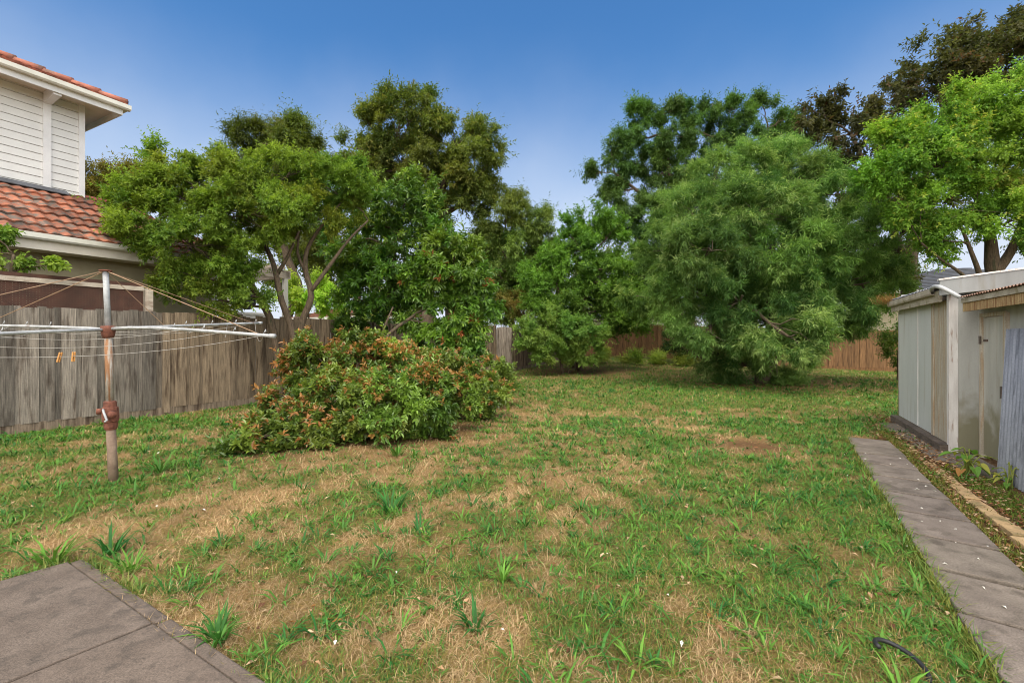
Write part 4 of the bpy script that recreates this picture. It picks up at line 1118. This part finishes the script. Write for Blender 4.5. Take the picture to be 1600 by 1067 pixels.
mb = MB(); mb.prism(gp, lambda q: L(-20, 5.412 + q[0], 6.76 + q[1]), lambda q: L(-12.998, 5.412 + q[0], 6.76 + q[1])); mb.build("gutter", M['gutter'], house)
roof_tiles(-12.95, 6.86, PU, -7, 5.46, 4.6, 1.0, M['tile_clean'], house, "upper_roof", seed=4, amp=.018)
# the end slope of the upper roof, plain sheet of tiles seen only from the side
mb = MB(); e = 4.6 * math.cos(PU); hz_ = 6.87 + 4.6 * math.sin(PU)
mb.add([L(-12.95, 5.46, 6.87), L(-20, 5.46, 6.87), L(-20, 5.46 - e, hz_), L(-12.95 - e, 5.46 - e, hz_)], [(0, 1, 2, 3)]); mb.build("upper_roof_end", M['tile_clean'], house)
mb = MB(); k = 0
while k < 11:      # hip capping
    s0, s1 = k * .36, k * .36 + .40
    f = lambda s, up=0.0: np.array(L(-12.95 - s, 5.46 - s, 6.895 + s * math.tan(PU) + up))
    mb.tube([f(s0, .04), f(s1, .015)], [.085, .07], 8, (1, 1, 1)); k += 1
mb.build("hip_cap", M['tile_clean'], house, True)
# lower storey roof
sl = 1.95 / math.cos(PT)
roof_tiles(-11.66, 3.42, PT, -6, 7.4, sl, 1.0, M['tile'], house, "lower_roof", seed=8)
mb = MB()
mb.add([L(-11.66, 7.4, 3.42), L(-18, 7.4, 3.42), L(-18, 5.45, 4.686), L(-13.61, 5.45, 4.686)], [(0, 1, 2, 3)]); mb.build("lower_roof_end", M['tile'], house)
mb = MB()
for k in range(7):
    s0, s1 = k * .28, k * .28 + .32
    f = lambda s, up=0.0: np.array(L(-11.66 - s, 7.4 - s, 3.45 + s * math.tan(PT) + up))
    mb.tube([f(s0, .03), f(s1, .01)], [.085, .07], 8, (.9, .8, .8))
mb.tube([L(-13.66, 4.85, 4.70), L(-13.66, 5.5, 4.70)], .085, 8, (1.1, 1, 1))
mb.build("hip_cap", M['tile_clean'], house, True)
mb = MB(); mb.prism([(0, 0), (.16, -.1), (.165, -.085), (.005, .02)], lambda q: L(-13.58 + q[0], -7, 4.74 + q[1]), lambda q: L(-13.56 + q[0], 4.6, 4.74 + q[1])); mb.build("flashing", M['tile_dark'], house)
mb = MB(); mb.prism(gp, lambda q: L(-11.70 + q[0], -6, 3.31 + q[1]), lambda q: L(-11.70 + q[0], 7.45, 3.31 + q[1])); mb.build("lower_gutter", M['gutter'], house)
mb = MB(); mb.dtbox(-11.74, -11.703, -6, 7.4, 3.14, 3.38); mb.build("lower_fascia", M['soffit'], house)
mb = MB(); mb.dtbox(-12.3, -11.745, -6, 7.38, 3.16, 3.18); mb.build("lower_soffit", M['soffit'], house)
mb = MB(); mb.dtbox(-18, -12.3, -6, 7.0, 0, 3.4); mb.build("lower_wall", M['cream_wall'], house)

# pergola at the end of the house
pg = empty("pergola", L(-12.3, 9, 0), "grey white pergola post and beam standing beyond the fence behind the spreading tree", "pergola")
mb = MB(); mb.dtbox(-12.42, -12.3, 7.3, 9.25, 3.26, 3.5); mb.build("beam", M['rail_grey'], pg)
mb = MB(); mb.dtbox(-15, -12.3, 9.1, 9.22, 3.29, 3.48); mb.build("beam", M['rail_grey'], pg)
for d, t in ((-12.36, 9.05), (-12.36, 7.0), (-15, 9.05)):
    mb = MB(); mb.dtbox(d - .06, d + .06, t, t + .12, 0, 3.28); mb.build("post", M['gutter'], pg)
mb = MB()
for k in range(5): mb.dtbox(-15, -12.2, 7.35 + k * .4, 7.40 + k * .4, 3.505, 3.62)
mb.build("rafter", M['rail_grey'], pg)
bb = empty("covered_barbecue", L(-12.9, 8.3, 0), "black domed barbecue under the pergola beyond the fence", "barbecue")
mb = MB(); pr = [(0, 2.95), (.12, 2.93), (.2, 2.86), (.25, 2.74), (.26, 2.6)]
mb2 = MB(); c0_ = np.array(L(-12.9, 8.3, 0))
mb2.tube([c0_ + [0, 0, z] for _, z in pr[::-1]], [max(q, .01) for q, _ in pr[::-1]], 14); mb2.build("lid", M['black_cover'], bb, True)
mb2 = MB(); mb2.tube([c0_ + [0, 0, 2.58], c0_ + [0, 0, 2.42], c0_ + [0, 0, 2.34]], [.26, .2, .08], 14); mb2.build("bowl", M['black_cover'], bb, True)
mb2 = MB(); mb2.dtbox(-13.3, -12.5, 7.9, 8.7, 2.18, 2.24); mb2.dtbox(-13.25, -12.55, 7.95, 8.65, 0, 2.18); mb2.build("bench_top", M['white_wall'], bb)

# cottage behind the left fence, and dark tiled house beyond the shed
def cottage(name, label, cx, cy, w, dp, h, rise, wall, roof, rot, over=.4):
    ct = empty(name, (cx, cy, 0), label, "house")
    ca, sa = math.cos(rot), math.sin(rot)
    P_ = lambda x, y, z: (cx + x * ca - y * sa, cy + x * sa + y * ca, z)
    mb = MB(); mb.hexa([P_(-w, -dp, 0), P_(w, -dp, 0), P_(w, dp, 0), P_(-w, dp, 0), P_(-w, -dp, h), P_(w, -dp, h), P_(w, dp, h), P_(-w, dp, h)]); mb.build("wall", M[wall], ct)
    W_, D_ = w + over, dp + over; rl = max(W_ - D_, .01)
    mb = MB(); k = 0; nco = 14
    ring = lambda s: [P_(-W_ + s * D_, -D_ + s * D_, h + s * rise), P_(W_ - s * D_, -D_ + s * D_, h + s * rise), P_(W_ - s * D_, D_ - s * D_, h + s * rise), P_(-W_ + s * D_, D_ - s * D_, h + s * rise)]
    for k in range(nco):
        a, b_ = ring(k / nco), ring((k + 1) / nco - 1e-3)
        a = [(p[0], p[1], p[2] + .05) for p in a]
        for i in range(4):
            j = (i + 1) % 4
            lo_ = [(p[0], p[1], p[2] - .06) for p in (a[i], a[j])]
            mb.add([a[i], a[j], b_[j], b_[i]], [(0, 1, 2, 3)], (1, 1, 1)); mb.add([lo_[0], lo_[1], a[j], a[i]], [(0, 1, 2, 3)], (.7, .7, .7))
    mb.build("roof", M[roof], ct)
    mb = MB(); rg = ring(0)
    for i in range(4): mb.bar(np.array(rg[i]) - [0, 0, .08], np.array(rg[(i + 1) % 4]) - [0, 0, .08], .1, .14)
    mb.build("gutter", M['gutter'], ct)
    for x_ in (-w * .45, w * .45):
        fr = MB(); fr.hexa([P_(x_ - .6, -dp - .03, 1.0), P_(x_ + .6, -dp - .03, 1.0), P_(x_ + .6, -dp - .002, 1.0), P_(x_ - .6, -dp - .002, 1.0), P_(x_ - .6, -dp - .03, 2.2), P_(x_ + .6, -dp - .03, 2.2), P_(x_ + .6, -dp - .002, 2.2), P_(x_ - .6, -dp - .002, 2.2)])
        wi = fr.build("window", M['white_trim'], ct)
        gl = MB(); gl.hexa([P_(x_ - .53, -dp - .034, 1.07), P_(x_ + .53, -dp - .034, 1.07), P_(x_ + .53, -dp - .031, 1.07), P_(x_ - .53, -dp - .031, 1.07), P_(x_ - .53, -dp - .034, 2.13), P_(x_ + .53, -dp - .034, 2.13), P_(x_ + .53, -dp - .031, 2.13), P_(x_ - .53, -dp - .031, 2.13)])
        gl.build("pane", M['glass_dark'], wi)
    return ct


_p = at(560, 500, 26); cottage("cottage", "low white cottage with a pinkish tiled roof beyond the left fence", _p[0] - 0.4, 28.5, 3.0, 2.2, 2.75, .85, 'white_wall', 'tile', -TH)
_p = at(1480, 440, 27); cottage("tiled_house", "house with a charcoal tiled hip roof beyond the shed", _p[0] + 2.5, 29.5, 4.6, 4.0, 4.3, 1.6, 'cream_wall', 'tile_dark', -TH)
cottage("pale_house", "pale house wall glimpsed through the foliage over the back fence", 9.5, 42, 6, 4, 3.2, 2.0, 'white_wall', 'tile_dark', -TH)

# ------------------------------------------------------------------ garden shed
shed = empty("garden_shed", L(2.2, 8.1, 0), "old grey sheet clad garden shed with rusted roof edges beside the path", "shed")
D1, D2, TF, TN = 2.17, 2.42, 10.92, 8.15
mb = MB(); mb.dtbox(D1, D1 + .03, 8.93, TF, .12, 2.02); mb.dtbox(D1 + .03, 5.2, TF - .03, TF, .12, 2.3); mb.build("wall", M['shed_clean'], shed)
mb = MB()
for k in range(6):
    t0 = TN + .10 + k * .113; mb.dtbox(D1 + .0015 * (k % 2), D1 + .03, t0, t0 + .111, .10, 2.02, (1, 1, 1) if k % 2 else (.96, .95, .93))
mb.build("boarded_wall", M['shed_peel'], shed)
mb = MB(); mb.dtbox(D1 + .06, D2, TN, TN + .03, .05, 2.06); mb.dtbox(D2, D2 + .03, TN - .12, TN, .02, 2.0); mb.dtbox(D2, D2 + .03, TN - .12 - .76, TN - .12, 1.80, 2.0); mb.dtbox(D2, D2 + .03, 3.0, TN - .88, .02, 2.0)
mb.build("wall", M['shed_sheet'], shed)
mb = MB(); mb.dtbox(2.05, D1 - .003, TN + .02, TF + .01, -.05, .118); mb.build("plinth", M['timber_dark'], shed, bevel=.008)
mb = MB(); mb.dtbox(D1 - .035, D1 + .06, TN - .005, TN + .08, .03, 2.12); mb.build("corner_post", M['shed_white'], shed, bevel=.004)
mb = MB(); mb.dtbox(D1 - .008, D1, 9.69, 9.725, .13, 2.0); mb.build("cover_strip", M['shed_white'], shed)
mb = MB(); mb.dtbox(D1 - .016, D1, 8.88, 8.97, .11, 2.02, (.95, .93, .9)); mb.build("cover_strip", M['shed_peel'], shed)
mb = MB(); mb.dtbox(D1 - .008, D1, TF - .03, TF + .002, .13, 2.0); mb.build("cover_strip", M['shed_sheet'], shed)
# door
dr0, dr1 = 7.38, 7.985
mb = MB()
mb.dtbox(D2 - .022, D2 + .035, dr1 + .004, dr1 + .05, .02, 1.82); mb.dtbox(D2 - .022, D2 + .035, dr0 - .06, dr0 - .004, .02, 1.82); mb.dtbox(D2 - .022, D2 + .035, dr0 - .004, dr1 + .004, 1.775, 1.82)
door = MB(); door.dtbox(D2 + .004, D2 + .032, dr0, dr1, .07, 1.765, (1.06, 1.04, 1.0))
dro = door.build("door", M['shed_sheet'], shed)
mb.build("door_frame", M['shed_peel'], shed)
mb = MB(); mb.dtbox(D2 - .03, D2 - .023, dr1 - .01, dr1 + .05, 1.44, 1.54); mb.dtbox(D2 - .004, D2 + .003, dr1 - .13, dr1 - .01, 1.475, 1.50); mb.build("hinge", M['metal_dark'], dro)
mb = MB(); mb.dtbox(D2 - .03, D2 - .003, dr0 + .005, dr0 + .05, .82, .96); mb.build("latch", M['metal_dark'], dro, bevel=.004)
# roof over the front bay, barge and fascia
mb = MB()
def corr(d0, d1, t0, t1, z0, z1, pitch=.076, amp=.009, th=.004):
    ts = np.linspace(t0, t1, int((t1 - t0) / pitch * 8)); w = amp * np.sin(2 * np.pi * ts / pitch)
    rows = []
    for d, z in ((d0, z0 - th), (d0, z0), (d1, z1), (d1, z1 - th)):
        rows.append(np.stack([d * NX + ts * DX, d * NY + ts * DY, z + w], -1))
    return np.array(rows)
mb.grid(corr(2.045, 5.3, TN - .06, TF + .03, 2.215, 2.56)); mb.build("roof", M['corr_galv'], shed, label="corrugated roof sheet over the rear bay")
mb = MB(); mb.dtbox(2.06, 2.10, TN + .12, TF + .01, 2.0, 2.15); mb.build("fascia", M['fascia_grey'], shed)
mb = MB(); mb.prism(gp, lambda q: L(2.058 - q[0] * .45, TN + .25, 2.10 + q[1] * .75), lambda q: L(2.058 - q[0] * .45, TF + .015, 2.09 + q[1] * .75)); mb.build("gutter", M['fascia_grey'], shed)
mb = MB(); mb.dtbox(2.1, 5.2, TN + .1, TF, 2.02, 2.06); mb.build("eave_lining", M['timber_dark'], shed)
mb = MB(); mb.hexa([L(2.02, TN - .10, 2.07), L(5.3, TN - .10, 2.41), L(5.3, TN - .07, 2.41), L(2.02, TN - .07, 2.07), L(2.02, TN - .10, 2.26), L(5.3, TN - .10, 2.64), L(5.3, TN - .07, 2.64), L(2.02, TN - .07, 2.26)]); mb.c = [(.62, .64, .68)] * len(mb.c); mb.build("barge_board", M['shed_sheet'], shed)
mb = MB(); mb.hexa([L(2.01, TN - .11, 2.263), L(5.3, TN - .11, 2.643), L(5.3, TN - .03, 2.643), L(2.01, TN - .03, 2.263), L(2.01, TN - .11, 2.285), L(5.3, TN - .11, 2.665), L(5.3, TN - .03, 2.665), L(2.01, TN - .03, 2.285)]); mb.build("barge_cap", M['shed_white'], shed)
mb = MB(); mb.grid(corr(2.20, 5.3, 3.0, TN - .13, 2.035, 2.20)); mb.build("roof", M['corr_rust'], shed, label="rusty corrugated roof edge over the door bay")
mb = MB(); mb.dtbox(2.24, 2.27, 3.0, TN - .12, 1.85, 1.955); mb.build("fascia", M['rot_fascia'], shed, label="rotten brown fascia above the door")
mb = MB(); mb.dtbox(2.225, 2.265, 3.0, TN - .12, 1.958, 2.02); mb.build("fascia_strip", M['fascia_grey'], shed)
mb = MB(); mb.dtbox(2.272, D2, 3.0, TN - .12, 1.93, 1.95); mb.build("eave_lining", M['timber_dark'], shed)
pp, rr_ = smooth_poly([L(2.05, TN + .36, 2.15), L(2.0, TN + .12, 2.19), L(2.02, TN - .12, 2.175), L(2.19, TN - .2, 2.03)], [.024, .026, .026, .026], 5)
mb = MB(); mb.tube(pp, rr_, 10); mb.build("spout_pipe", M['galv'], shed, True)

# leaning corrugated sheet
root = empty("corrugated_sheet", L(2.28, 6.7, 0), "blue grey corrugated iron sheet leaning against the shed wall", "iron sheet")
us = np.linspace(0, .82, 90); w = .009 * np.sin(2 * np.pi * us / .076)
rows = []
for v, th in ((0, .0), (1, .0), (1, .004), (0, .004)):
    t = 7.02 + .17 * v - us; d = 2.235 + .13 * v + w + th; z = np.full_like(us, .012 + 1.60 * v)
    rows.append(np.stack([d * NX + t * DX, d * NY + t * DY, z], -1))
mb = MB(); mb.grid(np.array(rows)); mb.build("sheet", M['corr_galv'], root, True)

# dry grass tuft hanging off the shed roof end
cp = np.array(L(2.06, TF + .03, 2.16))
root = empty("dry_grass_tuft", tuple(cp), "tuft of dry straw sprouting from the far end of the shed gutter", "grass tuft")
r = np.random.default_rng(71); n = 420
P = cp + r.normal(0, 1, (n, 3)) * [.10, .10, .025]
cc = np.array(lin(170, 136, 92)) * r.uniform(.6, 1.2, (n, 1))
blades("straw", n, P, r.uniform(.12, .34, n), r.uniform(.003, .006, n), r.uniform(.8, 1.9, n), cc, M['straw'], 72, None, None, root, az=r.normal(np.pi * .95, .9, n))

# ------------------------------------------------------------------ rotary clothes line
bx_, by_ = on_ground(178, 752)
hub = at(169, 515, by_); topp = at(165, 424, by_)
cl = empty("clothes_hoist", (bx_, by_, 0), "old rotary clothes hoist with rusty winder standing on the lawn", "clothes line")
win0, win1 = at(173, 662, by_), at(172, 632, by_)
mb = MB(); mb.tube([(bx_, by_, -.1), win0], [.045, .042], 12); mb.build("base_post", M['post_base'], cl, True)
mb = MB(); mb.tube([win1 - [0, 0, .02], hub], [.036, .036], 12); mb.build("mast", M['rust_post'], cl, True)
mb = MB(); mb.tube([hub, topp], [.027, .027], 12); mb.build("upper_mast", M['galv'], cl, True)
w0, w1 = win0 - [0, 0, .03], win1
ctr = (w0 + w1) / 2
mb = MB(); mb.tube([w0 - [0, 0, .03], w0, w0 + [0, 0, .05], w0 + [0, 0, .055], ctr, w1 - [0, 0, .03], w1 - [0, 0, .025], w1 + [0, 0, .03], w1 + [0, 0, .04]], [.05, .060, .058, .072, .074, .070, .060, .056, .046], 12)
gear = mb.build("winder", M['rust'], cl)
mb = MB(); mb.tube([ctr + [.05, -.05, .02], ctr + [.10, -.09, .02]], [.04, .035], 10); mb.tube([ctr + [-.06, -.03, .05], ctr + [-.1, -.05, .05]], [.03, .03], 10); mb.build("gear_boss", M['rust'], gear, True)
mb = MB(); mb.tube([ctr + [.0, -.09, .075], ctr + [.03, -.12, .06], ctr + [.075, -.13, -.03], ctr + [.08, -.16, -.035]], .011, 8); mb.build("handle", M['galv'], gear, True)
mb = MB(); mb.tube([hub - [0, 0, .09], hub - [0, 0, .06], hub - [0, 0, .03], hub + [0, 0, .0], hub + [0, 0, .035], hub + [0, 0, .04]], [.045, .055, .06, .066, .066, .05], 14); mb.build("hub", M['rust'], cl, True)
mb = MB(); mb.tube([topp, topp + [0, 0, .012], topp + [0, 0, .016]], [.056, .056, .03], 14); mb.build("cap", M['rust'], cl, True)
AL = 2.08
tips = {}
for nm, ang, zt in (('nr', -15, 1.53), ('fr', 75, 1.74), ('fl', 165, 1.665), ('nl', 255, 1.46)):
    a = R(ang); tips[nm] = np.array([hub[0] + AL * math.cos(a), hub[1] + AL * math.sin(a), zt])
def along(nm, s): return hub + (tips[nm] - hub) * s + np.array([0, 0, (0.035 if nm == 'nr' else 0.008) * math.sin(math.pi * s ** 0.6)])
for nm in tips:
    mb = MB(); mb.tube([along(nm, s) for s in np.linspace(0.02, 1, 9)], .0165, 10); arm = mb.build("arm", M['galv'], cl, True)
    mb = MB(); mb.tube([along(nm, .985), along(nm, 1.0) + (tips[nm] - hub) * .012], .021, 10); mb.build("end_cap", M['galv'], arm, True)
    for s in (.42, .60, .78, .95):
        p = along(nm, s); mb = MB(); mb.tube([p + [.0, 0, .018], p + [.012, .01, .05], p + [.02, .0, .055], p + [.028, -.01, .03]], .0035, 6); mb.build("line_hook", M['galv'], arm, True)
    mb = MB(); mb.tube([topp + [0, 0, .006], along(nm, .94)], .0042, 5); mb.build("stay", M['wire_rust'], cl)
    if nm == 'fr':
        mb = MB(); mb.tube([topp + [0, 0, .006], along(nm, .30)], .0036, 5); mb.build("stay", M['wire_rust'], cl)
order = ['nr', 'fr', 'fl', 'nl', 'nr']
pegline = None
for s in (.95, .72, .48):
    for i in range(4):
        a, b_ = along(order[i], s), along(order[i + 1], s)
        sag = .15 * s
        pts = [a + (b_ - a) * q - np.array([0, 0, sag * 4 * q * (1 - q)]) for q in np.linspace(0, 1, 15)]
        if s == .95 and order[i] == 'nl': pegline = pts
        mb = MB(); mb.tube(pts, .0019, 5); mb.build("line_wire", M['wire'], cl)

def on_line(px):
    best = None
    for i in range(len(pegline) - 1):
        for q in np.linspace(0, 1, 20):
            p = pegline[i] * (1 - q) + pegline[i + 1] * q
            e = abs(p[0] / p[1] * F + 800 - px)
            if best is None or e < best[0]: best = (e, p)
    return best[1]
for px, lean, lab in ((94, .012, "orange wooden clothes peg tilted on the front line, further from the mast"), (114, .004, "orange wooden clothes peg hanging upright on the front line nearer the mast")):
    p = on_line(px)
    root = empty("clothes_peg", tuple(p), lab, "clothes peg", "pegs on the clothes line")
    for s in (-1, 1):
        mb = MB(); mb.bar(p + [s * .003 - lean, s * .005, -.042], p + [s * .003 + lean, s * .006, .036], .008, .012, up=(1, 0, 0)); mb.build("prong", M['peg'], root, bevel=.002)
    mb = MB(); mb.tube([p + [-.007, 0, .004], p + [.007, 0, .004]], .005, 8); mb.build("spring", M['galv'], root)
